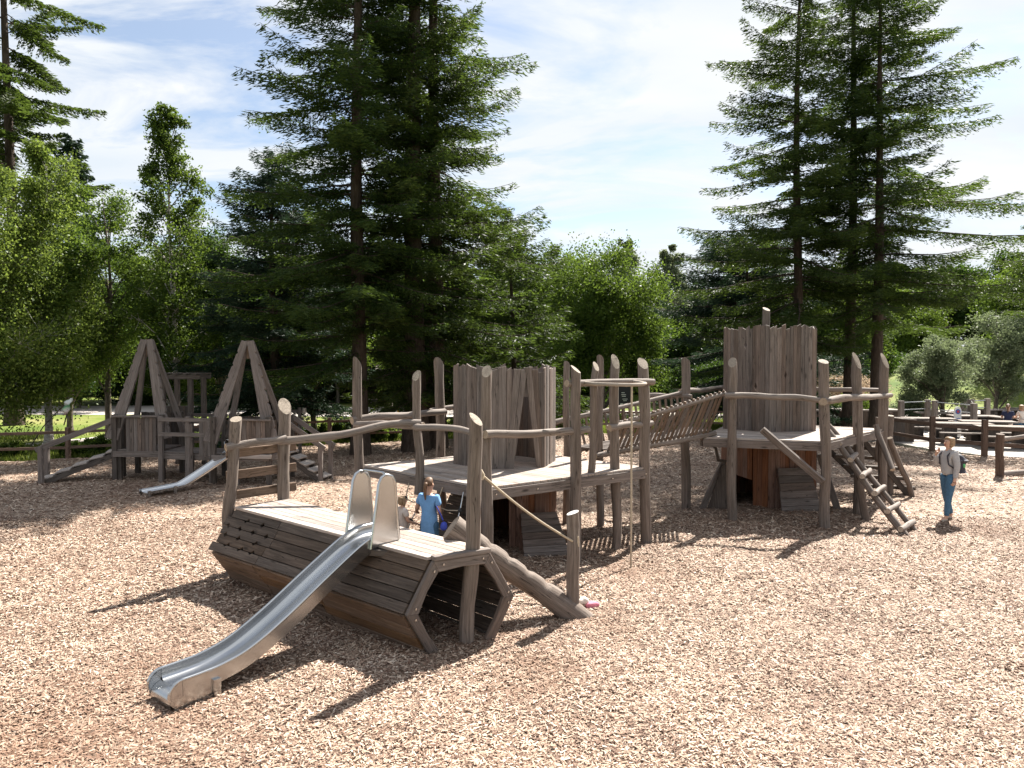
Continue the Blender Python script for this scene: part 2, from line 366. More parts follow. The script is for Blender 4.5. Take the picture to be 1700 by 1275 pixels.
M['leaf_pale'] = leafmat('pale_birch_leaves', (0.0398, 0.0751, 0.0159), (0.0751, 0.1238, 0.0247), (0.1503, 0.1945, 0.0486), (0.3006, 0.3890, 0.0619), .42, .45)
M['leaf_grey'] = leafmat('silver_leaves', (0.0664, 0.0918, 0.0510), (0.1174, 0.1478, 0.0816), (0.2244, 0.2550, 0.1632), (0.3060, 0.3672, 0.1632), .35, .5)
M['blade'] = leafmat('grass_blades', (0.0408, 0.0748, 0.0102), (0.0884, 0.1360, 0.0204), (0.1768, 0.1904, 0.0612), (0.2380, 0.2856, 0.0408), .4)
def barkmat(name, a, b_, c_, sc=(3, 3, .5)):
    m, nt, b = nodes(name); tc = nt.nodes.new('ShaderNodeTexCoord')
    n = noise(nt, tc.outputs['Object'], 5, 7, .7, sc, .5)
    nt.links.new(ramp(nt, n, [(.32, a), (.5, b_), (.68, c_)]), b.inputs['Base Color']); b.inputs['Roughness'].default_value = .9; b.inputs['Specular IOR Level'].default_value = .15
    bump(nt, b, n, 1, .05); return m
M['bark'] = barkmat('conifer_bark', (.030, .022, .017), (.060, .044, .034), (.10, .076, .06))
M['birchbark'] = barkmat('birch_bark', (.06, .05, .045), (.42, .39, .35), (.6, .57, .53), (1.5, 1.5, 3))
M['stick'] = barkmat('grey_bark', (.06, .048, .036), (.12, .10, .08), (.2, .17, .14))
# ---------------------------------------------------------------- ground, paths, bark
def grid_mesh(name, xs, ys_of, ny, zf, mat, kind='structure'):
    V = []; F_ = []
    for i, x in enumerate(xs):
        y0, y1 = ys_of(x)
        for j in range(ny+1):
            y = y0+(y1-y0)*j/ny; V.append((x, y, float(zf(x, y))))
    n = ny+1
    for i in range(len(xs)-1):
        for j in range(ny): F_.append((i*n+j, (i+1)*n+j, (i+1)*n+j+1, i*n+j+1))
    me = bpy.data.meshes.new(name); me.from_pydata(V, [], F_); me.materials.append(mat)
    me.polygons.foreach_set('use_smooth', [True]*len(F_)); me.update()
    o = bpy.data.objects.new(name, me); S.collection.objects.link(o); o['kind'] = kind; return o
FX = [-40, -15.4, -6.1, 2, 9, 14.0, 14.5, 15.5, 30, 60]; FY = [19.5, 23.6, 28.6, 31.8, 33, 29.0, 25.8, 24.6, 22, 20]
fy = lambda x: float(np.interp(x, FX, FY))
grid_mesh('ground', [-700+1400*i/20 for i in range(21)], lambda x: (-60, 1200), 20, lambda x, y: -0.02, M['lawn'])
grid_mesh('bark_ground', [-30+i*.25 for i in range(241)], lambda x: (1.5, fy(x)), 130, lambda x, y: gz(x, y), M['bark_bed'])
def hillf(x, y):
    z = 0
    for cx, cy, sx, sy, h in ((17, 72, 7, 7, 2.6), (34, 62, 10, 7, 2.3), (48, 66, 9, 8, 2.4), (0, 85, 14, 8, 1.2), (27, 80, 8, 8, 2.2)):
        z += h*math.exp(-((x-cx)/sx)**2-((y-cy)/sy)**2)
    return z-.10
grid_mesh('hills', [-20+i*1.6 for i in range(61)], lambda x: (45, 110), 60, hillf, M['lawn'])
def strip(name, pts, w, z, mat):
    V = []; n = len(pts)
    # resample
    q = []
    for i in range(n-1):
        for k in range(8):
            t = k/8; p0 = Vector(pts[max(i-1, 0)]); p1 = Vector(pts[i]); p2 = Vector(pts[i+1]); p3 = Vector(pts[min(i+2, n-1)])
            q.append(.5*((2*p1)+(p2-p0)*t+(2*p0-5*p1+4*p2-p3)*t*t+(3*p1-p0-3*p2+p3)*t**3))
    q.append(Vector(pts[-1])); V = []
    for i, p in enumerate(q):
        d = (q[min(i+1, len(q)-1)]-q[max(i-1, 0)]).normalized(); s_ = Vector((-d.y, d.x)); ww = w*(1+.06*math.sin(i*1.7))
        V += [(*(p+s_*ww/2), z), (*(p-s_*ww/2), z)]
    F_ = [(2*i, 2*i+1, 2*i+3, 2*i+2) for i in range(len(q)-1)]
    me = bpy.data.meshes.new(name); me.from_pydata(V, [], F_); me.materials.append(mat); me.update()
    o = bpy.data.objects.new(name, me); S.collection.objects.link(o); o['kind'] = 'structure'; return o
strip('path', [(-90, 44), (-50, 49), (-25, 50), (-8, 48), (4, 45), (12, 43)], 9, -.012, M['path'])
strip('path', [(-13, 46.5), (-15.4, 38), (-16.4, 32), (-18.5, 28), (-24, 26), (-40, 23)], 2.6, -.008, M['path'])
strip('path', [(2, 92), (14, 84), (30, 72.5), (44, 69), (70, 66)], 3.6, .5, M['path']) if False else None
strip('path', [(12, 43), (22, 46), (34, 50), (60, 52)], 5, -.008, M['path'])

# wood chips: real loose flakes, finer towards the camera
def chips(n, y0, y1, size, seed):
    r = np.random.default_rng(seed)
    u = r.random(n); y = np.sqrt(y0**2+(y1**2-y0**2)*u); x = (r.random(n)*2-1)*(y*.72+2.5)
    ok = y < np.interp(x, FX, FY)-.15; x = x[ok]; y = y[ok]; n = len(x)
    # uneven litter: clumps and swept patches
    L = size*(.45+r.random(n)**1.5*1.1); Wd = size*(.16+r.random(n)*.22)
    a = r.random(n)*2*np.pi; t1 = r.normal(0, .20, n); t2 = r.normal(0, .32, n)
    d = np.stack([np.cos(a)*np.cos(t1), np.sin(a)*np.cos(t1), np.sin(t1)], 1)
    s_ = np.stack([-np.sin(a)*np.cos(t2), np.cos(a)*np.cos(t2), np.sin(t2)], 1)
    c = np.stack([x, y, gz(x, y)+r.random(n)*size*.35+L*np.abs(np.sin(t1))*.25], 1)
    k = lambda q, e: c+d*(L*q)[:, None]+s_*(Wd*e)[:, None]
    o1 = .5; j = lambda: (r.random(n)-.5)*.35
    V = np.stack([k(-.5+j()*.3, -.5), k(.5+j()*.3, -.35+j()), k(.5+j()*.5, .4), k(-.5+j()*.5, .5+j())], 1)
    fast_o = fast_mesh('wood_chips', V, 4, M['chip'], rndv=np.clip(r.random(n)*.95+r.normal(0, .04, n), 0, 1)); fast_o['kind'] = 'stuff'
    return fast_o
chips(235000, 4.4, 9.5, .044, 1); chips(40000, 2.6, 4.6, .045, 4); chips(220000, 9.3, 15, .054, 2); chips(170000, 14.8, 33, .08, 3)

# ---------------------------------------------------------------- trees
def leaves(c, d, L, Wd, r):
    "diamond leaves: centre, direction, length, width arrays"
    n = len(c); d = d/np.linalg.norm(d, axis=1)[:, None]
    q = r.normal(size=(n, 3)); q[:, 2] *= .6; s_ = np.cross(d, q); s_ /= (np.linalg.norm(s_, axis=1)[:, None]+1e-6)
    a = c-d*(L/2)[:, None]; b = c+d*(L/2)[:, None]; sw = s_*(Wd/2)[:, None]; m = c-d*(L*.08)[:, None]
    return np.stack([a, m+sw, b, m-sw], 1)
def trunk_pts(H, r0, seed, lean=(0, 0), n=14, wob=.08):
    q = random.Random(seed); pts = []; rad = []
    f1, f2 = q.uniform(0, 6), q.uniform(0, 6)
    for i in range(n+1):
        t = i/n; pts.append(Vector((lean[0]*t*H+wob*math.sin(t*6+f1)*min(1, t*3), lean[1]*t*H+wob*math.sin(t*5+f2)*min(1, t*3), t*H-.15)))
        rad.append(r0*((1-t)**.85*.95+.05)*(1+.5*math.exp(-t*40)))
    return pts, rad
def make_conifer(H, z0, Rm, seed, spacing=.42, per=5, dens=1.0, clump=(.19, .034), lean=(0, 0), r0=.24, power=.62, low=.75, name='fir_tree', mat='needle', keep=1.0, bias=None, hang=.25):
    r = np.random.default_rng(seed); q = random.Random(seed)
    root = bpy.data.objects.new(name, None); S.collection.objects.link(root)
    tp, tr = trunk_pts(H, r0, seed, lean); T = MB(); T.tube(tp, tr, 10, wob=.06); LV = []; RN = []
    z = z0; hgt = H
    while z < H-.25:
        u = (z-z0)/(H-z0)
        for k in range(per):
            if q.random() > keep: continue
            az = q.uniform(0, 2*math.pi)
            env = (1-u)**power*(low+(1-low)*min(1, u*5))
            L = Rm*env*(q.uniform(.45, 1.0) if q.random() < .7 else q.uniform(.85, 1.2))+.25
            if bias: L *= 1+bias[1]*math.cos(az-bias[0])
            zz = z+q.uniform(-.45, .45); t = zz/H
            base = Vector((lean[0]*zz, lean[1]*zz, zz))
            a0 = .36*u+q.uniform(-.20, .24); dr = q.uniform(.28, .56)*(1-u*.6)
            hx, hy = math.cos(az), math.sin(az); curve = q.uniform(-.18, .18)
            def bp(t):
                rr = t*L; up = a0*rr-dr*L*(t**1.4)+dr*.55*L*t**3
                cx = hx*rr-hy*curve*L*t*t; cy = hy*rr+hx*curve*L*t*t
                return cx, cy, up
            pts = [base+Vector(bp(i/5)) for i in range(6)]
            T.tube(pts, [max(.006, .035*(L/4)*(1-i/5.6)) for i in range(6)], 4)
            nt = max(6, int(L/.135*dens)); tt = np.repeat(np.linspace(.14, 1, nt), 2)+r.normal(0, .01, nt*2)
            sd_ = np.tile([1., -1.], nt)
            tl = (.16+.34*L*(1-tt)**.8*np.minimum(1, tt*3.2))*r.uniform(.5, 1.15, nt*2); tl = np.minimum(tl, 1.25)
            m = 20
            w = (np.arange(m)+.5)/m
            TT = np.repeat(tt, m); ww = np.tile(w, nt*2)*1.0; TL = np.repeat(tl, m); SD = np.repeat(sd_, m)
            keepm = r.random(len(TT)) < np.clip(TL/.75, .35, 1); TT, ww, TL, SD = TT[keepm], ww[keepm], TL[keepm], SD[keepm]
            rr = TT*L; up = a0*rr-dr*L*np.abs(TT)**1.4+dr*.55*L*TT**3
            bx = hx*rr-hy*curve*L*TT*TT; by = hy*rr+hx*curve*L*TT*TT
            fwd = .62; dx = hx*fwd-hy*SD*.78; dy = hy*fwd+hx*SD*.78
            dist = ww*TL; n = len(TT)
            c = np.stack([base.x+bx+dx*dist, base.y+by+dy*dist, base.z+up-hang*dist**1.3-np.abs(r.normal(0, .13, n))], 1)+r.normal(0, .028, (n, 3))
            d = np.stack([dx, dy, np.full(n, -hang*.8)], 1)+r.normal(0, .27, (n, 3))
            LV.append(leaves(c, d, clump[0]*r.uniform(.7, 1.4, n), clump[1]*r.uniform(.7, 1.5, n), r))
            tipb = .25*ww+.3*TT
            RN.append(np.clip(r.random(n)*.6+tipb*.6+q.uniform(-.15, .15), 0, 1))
        z += spacing*q.uniform(.7, 1.3)*(1-.3*u)
    # leader tuft
    o = T.build('trunk', M['bark'], root); o.parent = root
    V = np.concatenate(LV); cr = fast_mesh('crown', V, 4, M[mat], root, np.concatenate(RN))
    return root
def make_broad(H, Rm, zc, seed, nclump=34, per=900, leaf=(.11, .065), name='broadleaf_tree', mat='leaf', bark='stick', style='round', r0=.14, lean=(0, 0), sub=9, spread=1.0):
    r = np.random.default_rng(seed); q = random.Random(seed)
    root = bpy.data.objects.new(name, None); S.collection.objects.link(root)
    tp, tr = trunk_pts(H*.93, r0, seed, lean, wob=.16); T = MB(); T.tube(tp, tr, 8, wob=.05); LV = []; RN = []
    for i in range(nclump):
        if style == 'round':
            a = q.uniform(0, 6.283); v = q.uniform(-1, 1); rad = q.uniform(.35, .95)
            s_ = math.sqrt(1-v*v); h = (H-zc)/2; cz = zc+h+v*h*rad; cx = math.cos(a)*s_*rad*Rm; cy = math.sin(a)*s_*rad*Rm
            cs = Rm*.27*q.uniform(.7, 1.3)
        else:   # column: birch-like, narrowing upward
            t = ((i+q.random())/nclump)**1.25; cz = zc+(H-zc)*t; w = Rm*(1-t)**.6*(.45+.55*min(1, t*4))+.15
            a = q.uniform(0, 6.283); rad = q.uniform(.25, 1)*w; cx = math.cos(a)*rad; cy = math.sin(a)*rad; cs = (.28+.30*w)*q.uniform(.6, 1.15)
        cx += lean[0]*cz; cy += lean[1]*cz
        bz = max(zc*.55, cz-math.hypot(cx, cy)*q.uniform(.7, 1.2)-.2); k = min(.98, bz/(H*.93))*14; k0 = int(k)
        b0 = tp[k0].lerp(tp[min(14, k0+1)], k-k0); c = Vector((cx, cy, cz)); mid = b0.lerp(c, .5)+Vector((0, 0, .12*(c-b0).length))
        T.tube([b0, mid, c], [min(tr[k0]*.6, .012*(1+(c-b0).length*1.1)), .02, .008], 4)
        cen = []
        for j in range(sub):
            dv = Vector((q.gauss(0, 1), q.gauss(0, 1), q.gauss(0, .8))).normalized()*cs*q.uniform(.4, 1.1)*spread
            e = c+dv; cen.append(e); T.tube([c.lerp(b0, .1), e], [.009, .004], 3)
        cen = np.array([tuple(e) for e in cen]); n = int(per*q.uniform(.6, 1.3))
        idx = r.integers(0, sub, n); sc = cs*.30
        pos = cen[idx]+r.normal(0, 1, (n, 3))*np.array([sc, sc, sc*.85])
        if style == 'weep': pos[:, 2] -= np.abs(r.normal(0, cs*.8, n))
        d = r.normal(0, 1, (n, 3)); d[:, 2] = d[:, 2]*.6-.45
        LV.append(leaves(pos, d, leaf[0]*r.uniform(.6, 1.4, n), leaf[1]*r.uniform(.6, 1.4, n), r))
        RN.append(np.clip(r.random(n)*.75+q.uniform(-.05, .3), 0, 1))
    T.build('trunk', M[bark], root)
    fast_mesh('crown', np.concatenate(LV), 4, M[mat], root, np.concatenate(RN))
    return root
def put(root, px, Y, label, cat='tree', group=None, sc=1.0, rz=0, z=0):
    root.location = (XG(px, Y), Y, z); root.scale = (sc, sc, sc); root.rotation_euler.z = rz
    tag(root, label, cat, group); return root
def again(root, *a, **k):
    c = copy_tree(root); return put(c, *a, **k)
def ztop(py, Y): return CH+(600-py)*Y/FPX
# centre group
put(make_conifer(25, 3.3, 4.5, 11, r0=.27, bias=(math.pi, .08), keep=.9), 598, 25.2, 'dark fir at the left of the big central clump, branches reaching furthest left')
put(make_conifer(27, 2.4, 4.0, 12, r0=.40, keep=.85), 690, 26.5, 'thick trunked fir in the middle of the central clump behind the near play platform')
put(make_conifer(26, 2.6, 4.6, 13, r0=.33, bias=(0, .12), keep=.8), 724, 27.4, 'fir at the right of the central clump with sunlit branches reaching right')
put(make_conifer(11.5, 1.8, 4.2, 14, per=7, spacing=.36, r0=.22, low=.9, power=.6, mat='needle_blue'), 455, 29.5, 'lower dark spruce left of the central fir clump above the two peaked towers')
put(make_conifer(9.5, 1.4, 3.4, 15, r0=.15, low=.9, power=.55), 850, 31, 'short bushy fir tucked under the right side of the central clump')
# right group
put(make_conifer(21, 4.2, 4.6, 21, r0=.24, spacing=.43, per=6, keep=.75, bias=(math.pi, .2)), 1322, 31, 'leftmost tall fir of the right clump behind the taller turret')
put(make_conifer(24, 6.2, 3.6, 22, r0=.25, spacing=.46, keep=.75, low=.6), 1410, 32.5, 'middle fir of the right clump with a bare straight lower trunk')
put(make_conifer(20.5, 5.0, 5.2, 23, r0=.26, spacing=.43, per=6, keep=.72, low=.7, bias=(0, .3)), 1455, 31, 'right fir of the right clump with long branches sweeping to the right')
put(make_conifer(9.6, 1.4, 5.4, 24, per=7, r0=.22, low=.95, power=.42, mat='needle_blue'), 1238, 36, 'wide low dark fir spreading left behind the taller turret')
put(make_conifer(12.5, 3.2, 5.6, 25, r0=.24, low=.9, power=.6, keep=.85), 1770, 42, 'fir at the right edge of the photo with sunlit hanging branches')
# left
put(make_conifer(31, 10, 5.4, 31, r0=.34, spacing=.8, per=5, keep=.7, low=.8, power=.5, clump=(.24, .06), dens=1.1), 22, 38, 'tall sparse fir with an almost bare trunk at the top left')
far = make_conifer(16, 1.5, 3.0, 32, r0=.2, spacing=.55, clump=(.26, .09), dens=.6, mat='needle_blue', name='spruce_tree')
put(far, 1035, 75, 'distant pointed spruce rising highest in the gap between the clumps', sc=.96)
again(far, 985, 84, 'small distant pointed spruce at the left of the gap', sc=.9, rz=1)
again(far, 126, 56, 'pointed dark spruce top showing above the pale trees on the left', sc=1.24, rz=2)
put(make_broad(11.6, 2.7, 2.6, 41, 46, 950, name='birch_tree', mat='leaf_pale', bark='birchbark', style='weep', sub=12), 78, 29, 'pale weeping birch with a white trunk behind the left fence')
put(make_broad(11.0, 2.6, 2.6, 42, 42, 1050, name='ash_tree', mat='leaf', sub=11), 180, 31.5, 'dense mid green tree between the pale birch and the open crowned birch')
put(make_broad(13.2, 2.0, 2.2, 43, 60, 620, name='birch_tree', mat='leaf', bark='birchbark', style='column', sub=8, leaf=(.12, .07)), 288, 30, 'tall open crowned young birch left of the fir clump')
put(make_broad(9.8, 2.6, 2.0, 44, 40, 1000, name='ash_tree', mat='leaf_dark', sub=10), 372, 33, 'dark leafy tree between the open birch and the spruce')
put(make_broad(10.6, 2.6, 2.0, 45, 40, 1200, name='birch_tree', mat='leaf_pale', bark='birchbark', style='weep', sub=10), -14, 27, 'yellowish green birch cut by the left edge of the photo')
put(make_broad(7.2, 2.4, 1.4, 46, 30, 1300, name='ash_tree', mat='leaf_dark', sub=10), 115, 34, 'low dark tree standing behind the white trunked birch')
put(make_broad(6.2, 2.2, 1.6, 47, 26, 1100, name='hazel_tree', mat='leaf', sub=10), 520, 31, 'small leafy tree in front of the path left of the fir trunks')
# centre gap
put(make_broad(10.2, 4.6, .6, 51, 52, 1500, leaf=(.16, .10), name='oak_tree', mat='leaf', sub=12), 1000, 46, 'rounded bright green oak in the gap behind the near platform')
put(make_broad(11.4, 4.2, 1, 52, 44, 1300, leaf=(.18, .11), name='ash_tree', mat='leaf', sub=10), 925, 53, 'sunlit green tree just right of the central fir clump')
b1 = put(make_broad(13.6, 3.6, 1.5, 53, 46, 1000, leaf=(.2, .12), name='birch_tree', mat='leaf_grey', bark='birchbark', style='weep', sub=10), 1045, 66, 'left one of two greyish distant birches in the gap')
again(b1, 1112, 68, 'right one of two greyish distant birches in the gap', sc=1.0, rz=2)
put(make_broad(9, 4.4, .5, 54, 44, 1300, leaf=(.18, .11), name='ash_tree', mat='leaf_dark', sub=10), 1168, 58, 'shadowy dark tree between the oak and the wide low fir')
# right side
put(make_broad(5.1, 1.9, .9, 61, 30, 1100, leaf=(.10, .06), name='apple_tree', mat='leaf_grey', sub=12, r0=.12), 1567, 37, 'round small silvery tree among the picnic planters')
put(make_broad(6.6, 2.0, 1.0, 62, 34, 800, leaf=(.12, .07), name='willow_tree', mat='leaf_grey', sub=10, r0=.12, style='round'), 1655, 40, 'taller pale green tree right of the round silvery tree')
g1 = put(make_broad(12, 4.8, .5, 63, 46, 1500, leaf=(.24, .14), name='ash_tree', mat='leaf', sub=10), 1500, 92, 'bright green tree seen between the right fir trunks and the silvery tree')
again(g1, 1385, 64, 'bright green tree seen between the bare trunks behind the taller turret', rz=2.2, sc=.92)
again(g1, 1760, 58, 'green tree filling the far right edge above the picnic tables', rz=4, sc=1.05)
d1 = put(make_broad(13, 5.0, .3, 64, 40, 1500, leaf=(.24, .15), name='ash_tree', mat='leaf_dark', sub=10), 1620, 100, 'dark distant tree above the pale picnic area trees', sc=1.35)
# the wood behind: one mesh of each of three kinds, each tree an object
rows = [(-160, 62, 1.0), (-60, 54, .95), (35, 60, 1.0), (130, 52, .85), (215, 58, .95), (300, 64, 1.0), (385, 56, .9), (470, 62, 1.0), (560, 58, .95), (650, 66, 1.05), (740, 58, .95), (825, 66, 1.0),
        (1180, 76, .85), (1265, 70, .95), (1340, 78, .95), (1450, 104, 1.35), (1540, 108, 1.4), (1710, 98, 1.35), (1800, 70, 1.0), (1130, 92, .95), (905, 78, .95), (975, 90, .95), (1060, 96, .95)]
names = ['far left', 'left']
for i, (px, Y, s_) in enumerate(rows):
    src = (d1, g1, d1)[i % 3]
    again(src, px, Y, 'leafy tree of the wood across the lawn, half hidden by nearer trees', group='trees of the far wood', sc=s_, rz=i*1.9)
h1 = put(make_broad(3.4, 3.4, .0, 71, 34, 1300, leaf=(.2, .12), name='bush', mat='leaf_dark', sub=10, r0=.08), 60, 66, 'dark bush along the far edge of the lawn under the trees', 'bush', 'bushes along the far wood edge')
for i in range(26):
    px = -140+i*76
    if 1085 < px < 1150 or 1470 < px < 1650: continue
    again(h1, px, 64+9*math.sin(i*2.1), 'dark bush along the far edge of the lawn under the trees', 'bush', 'bushes along the far wood edge', sc=1.0+.3*math.sin(i*3.3), rz=i*1.3)
# pinkish shrub and low shrubs right of the turret
def mat_pink(): return leafmat('dry_pink_plumes', (.14, .13, .06), (.34, .24, .18), (.52, .40, .32), (.5, .4, .25), .35)
M['plume'] = mat_pink()
put(make_broad(2.5, 2.5, .1, 72, 26, 1300, leaf=(.10, .05), name='flowering_shrub', mat='plume', sub=9, r0=.05), 1385, 43, 'pinkish flowering shrub behind the taller turret', 'shrub')
put(make_broad(1.7, 1.7, .1, 73, 18, 1000, leaf=(.09, .05), name='shrub', mat='leaf', sub=9, r0=.05), 1392, 36, 'low green shrub in front of the pink flowering shrub', 'shrub')
put(make_broad(1.8, 1.5, .1, 74, 16, 900, leaf=(.09, .05), name='shrub', mat='leaf_grey', sub=9, r0=.05), 1495, 38, 'low grey green shrub beside the timber planter on the right', 'shrub')
put(make_broad(3.2, 2.6, .2, 75, 26, 1300, leaf=(.12, .07), name='shrub', mat='leaf_dark', sub=9, r0=.05), 1170, 44, 'dark shrub behind the left corner post of the far platform', 'shrub')
sh = put(make_broad(.95, .75, .0, 76, 12, 420, leaf=(.10, .06), name='shrub', mat='leaf', sub=8, r0=.02), 620, 29.8, 'low bright weeds growing along the timber fence', 'shrub', 'weeds along the fence')
for px, Y, s_ in ((570, 29.6, 1.1), (520, 29, .9), (655, 30.3, 1), (470, 28.6, .8), (925, 33, 1), (955, 33.4, .8), (1040, 34, .9), (118, 24.9, .7), (150, 25.2, .8), (205, 26, .6), (10, 24.4, .7), (760, 31.8, .9)):
    again(sh, px, Y, 'low bright weeds growing along the timber fence', 'shrub', 'weeds along the fence', sc=s_, rz=px*.1)
# grass blades beyond the fence
def blades(n, seed):
    r = np.random.default_rng(seed); x = r.uniform(-26, 22, n); y = np.interp(x, FX, FY)+.1+np.abs(r.normal(0, 1, n))*4.5
    onp = (np.abs(x-np.interp(y, [23, 26, 28, 32, 38, 46], [-40, -24, -18.5, -16.4, -15.4, -13])) < 1.4) | ((x > 13.2))
    x = x[~onp]; y = y[~onp]; n = len(x); c = np.stack([x, y, np.full(n, .04)], 1); L = r.uniform(.08, .26, n)
    d = r.normal(0, .35, (n, 3)); d[:, 2] = 1; c[:, 2] += L*.4
    o = fast_mesh('meadow_grass', leaves(c, d, L, np.full(n, .035), r), 4, M['blade']); o['kind'] = 'stuff'
blades(90000, 5)
# ================================================================ play structures
LG = [M['log'], M['cut']]; RL = [M['rail'], M['cut']]
def V3(*a): return Vector(a)
def lerp(a, b, t): return Vector(a)*(1-t)+Vector(b)*t
def mk(name, mats, parent, fn, bevel=0):
    b = MB(); fn(b); return b.build(name, mats, parent, bevel)
def post(parent, x, y, z0, z1, r=.085, top=None, cut=(0, 1.3), mats=None, name='post', r1=None, bend=.018):
    tx, ty = top if top else (x, y)
    return mk(name, mats or LG, parent, lambda b: b.log((x, y, z0), (tx, ty, z1), r, r1 or r*.92, bend=bend, slant=cut, seg=10, n=12))
def rail(parent, p0, p1, r=.055, bend=.035, mats=None, name='rail', r1=None):
    return mk(name, mats or RL, parent, lambda b: b.log(p0, p1, r, r1 or r*.85, bend=bend, seg=12, n=10, wob=.14))

# ---------------------------------------------------------------- hexagonal tunnel
tun = thing('play_tunnel', (-2.3, 9.3, 0.02), 'six sided timber tunnel of weathered planks with a flat pale deck on top', 'tunnel')
HZ = 1.07
# profile points: far top, near top, near middle, near bottom, far bottom, far middle (a cross section ring at each end)
def ring(end, inset=0.0):
    if end == 'R':
        o = V3(-.58, 8.18, 0); e = V3(.85, .52, 0).normalized(); a, b, m = .35, .36, .66
    else:
        o = V3(-3.70, 11.12, 0); e = V3(.66, .72, 0).normalized(); a, b, m = .42, .44, .80
    k = 1-inset
    return [o+e*a*k+V3(0, 0, HZ-inset*.5), o-e*a*k+V3(0, 0, HZ-inset*.5), o-e*m*k+V3(0, 0, .54), o-e*b*k+V3(0, 0, .0+inset*.5), o+e*b*k+V3(0, 0, inset*.5), o+e*m*k+V3(0, 0, .54)]
RR, RLf = ring('R'), ring('L')
axis = (RLf[1]-RR[1]).normalized()
def plank_quad(b, a0, a1, b0, b1, th, m=0, gap=.006, notch0=None, notch1=None):
    "board between edge a0->a1 (lower) and b0->b1 (upper); outward thickness"
    ex = (a1-a0); Lx = ex.length; ex = ex.normalized(); n = ex.cross((b0-a0)).normalized(); ey = n.cross(ex)
    def loc(p): d = p-a0; return [d.dot(ex), d.dot(ey)]
    A0, A1, B1, B0 = loc(a0), loc(a1), loc(b1), loc(b0)
    low = [[A0[0], A0[1]+gap]]; high = []
    for (x, w, h) in (notch0 or []): low += [[x-w, A0[1]+gap], [x-w*.1, A0[1]+gap+h], [x+w, A0[1]+gap]]
    low += [[A1[0], A1[1]+gap]]; high = [[B1[0], B1[1]-gap]]
    for (x, w, h) in reversed(notch1 or []):
        yy = B0[1]+(B1[1]-B0[1])*((x-B0[0])/(B1[0]-B0[0]+1e-6))-gap
        high += [[x+w, yy], [x+w*.1, yy-h], [x-w, yy]]
    high += [[B0[0], B0[1]-gap]]
    b.prism(low+high, a0, ex, ey, th, m, along=0)
def panel(p_lowR, p_lowL, p_upR, p_upL, nb, splits, th, holes=False, ragL=.0, out=.0, gap=.0045):
    b = MB()
    for i in range(nb):
        t0, t1 = i/nb, (i+1)/nb
        sp = [0]+[s_+rnd.uniform(-.015, .015) for s_ in splits]+[1+rnd.uniform(-.006, ragL)]
        if i == 0 or i == nb-1: pass
        for j in range(len(sp)-1):
            u0, u1 = sp[j]+(.0015 if j else 0), sp[j+1]-.0015
            lo = lambda u: p_lowR.lerp(p_lowL, u); up = lambda u: p_upR.lerp(p_upL, u)
            pt = lambda u, t: lo(u).lerp(up(u), t)
            n0 = n1 = None
            if holes and j == len(sp)-2:
                L_ = (pt(u1, t0)-pt(u0, t0)).length
                q = holes.get(i, []); n0 = [(L_*x, .042, .042) for x in q]
                q = holes.get(i+1, []); n1 = [(L_*x, .042, .030) for x in q]
            plank_quad(b, pt(u0, t0), pt(u1, t0), pt(u0, t1), pt(u1, t1), th, gap=gap, notch0=n0, notch1=n1)
    return b
# near upper slope, near lower slope, far slopes, deck
holes = {1: [.18, .42, .72], 2: [.25, .6, .88], 3: [.14, .4, .66, .9], 4: [.3, .62]}
panel(RR[2], RLf[2], RR[1], RLf[1], 5, [.36, .70], .032, holes, .02).build('upper_side', M['brown_grey'], tun, .003)
panel(RR[3], RLf[3], RR[2]-V3(0, 0, .012), RLf[2]-V3(0, 0, .012), 4, [.40, .72], .03).build('lower_side', M['under'], tun, .003)
panel(RLf[5], RR[5], RLf[0], RR[0], 5, [.3, .66], .032, gap=.002).build('upper_side', M['dark'], tun, .003)  # tunnel's inner shade put into darker board colour and tighter gaps
panel(RLf[4], RR[4], RLf[5]-V3(0, 0, .012), RR[5]-V3(0, 0, .012), 4, [.5], .03, gap=.0015).build('lower_side', M['dark'], tun, .003)  # lower far boards likewise coloured dark for the shade inside
db = MB(); nd = 6
ov = V3(0, 0, .022); ext = -axis*.03
for i in range(nd):
    t0, t1 = i/nd, (i+1)/nd
    A = RR[1]-(RR[0]-RR[1])*.05+ov; B = RLf[1]-(RLf[0]-RLf[1])*.04+ov; C_ = RR[0]+(RR[0]-RR[1])*.04+ov; D = RLf[0]+ov
    sp = [0, rnd.uniform(.3, .45), rnd.uniform(.6, .8), 1]
    for j in range(3):
        p = lambda u, t: A.lerp(B, u).lerp(C_.lerp(D, u), t)
        plank_quad(db, p(sp[j]+.001, t0), p(sp[j+1]-.001, t0), p(sp[j]+.001, t1), p(sp[j+1]-.001, t1), .034, gap=.004)
db.build('deck', M['deck'], tun, .003)
# end frame: one flat ring of six boards at the open end
def endframe(rg, out, w=.115, th=.06, mats=None, name='end_frame'):
    b = MB(); c = sum(rg, V3(0, 0, 0))/6
    for i in range(6):
        if i == 3: continue
        p, q = rg[i], rg[(i+1) % 6]; ex = (q-p).normalized(); L_ = (q-p).length; inn = (c-(p+q)/2); inn = (inn-ex*inn.dot(ex)).normalized()
        k = w*math.tan(R(30)); s_ = .0
        b.prism([[0, 0], [L_, 0], [L_-k, w*(1+.1*rnd.uniform(-1, 1))], [L_*.5, w*(1+.15*rnd.uniform(-1, 1))], [k, w]], p+out, ex, inn, th, along=0)
    return b.build(name, mats or M['under'], tun, .006)
endframe(ring('R', -.0), -axis*.035, mats=M['grey'])
rgl = [p-axis*.10 for p in ring('L', .10)]; exl = (rgl[0]-rgl[1]).normalized(); ol = rgl[1].copy(); ol.z = 0
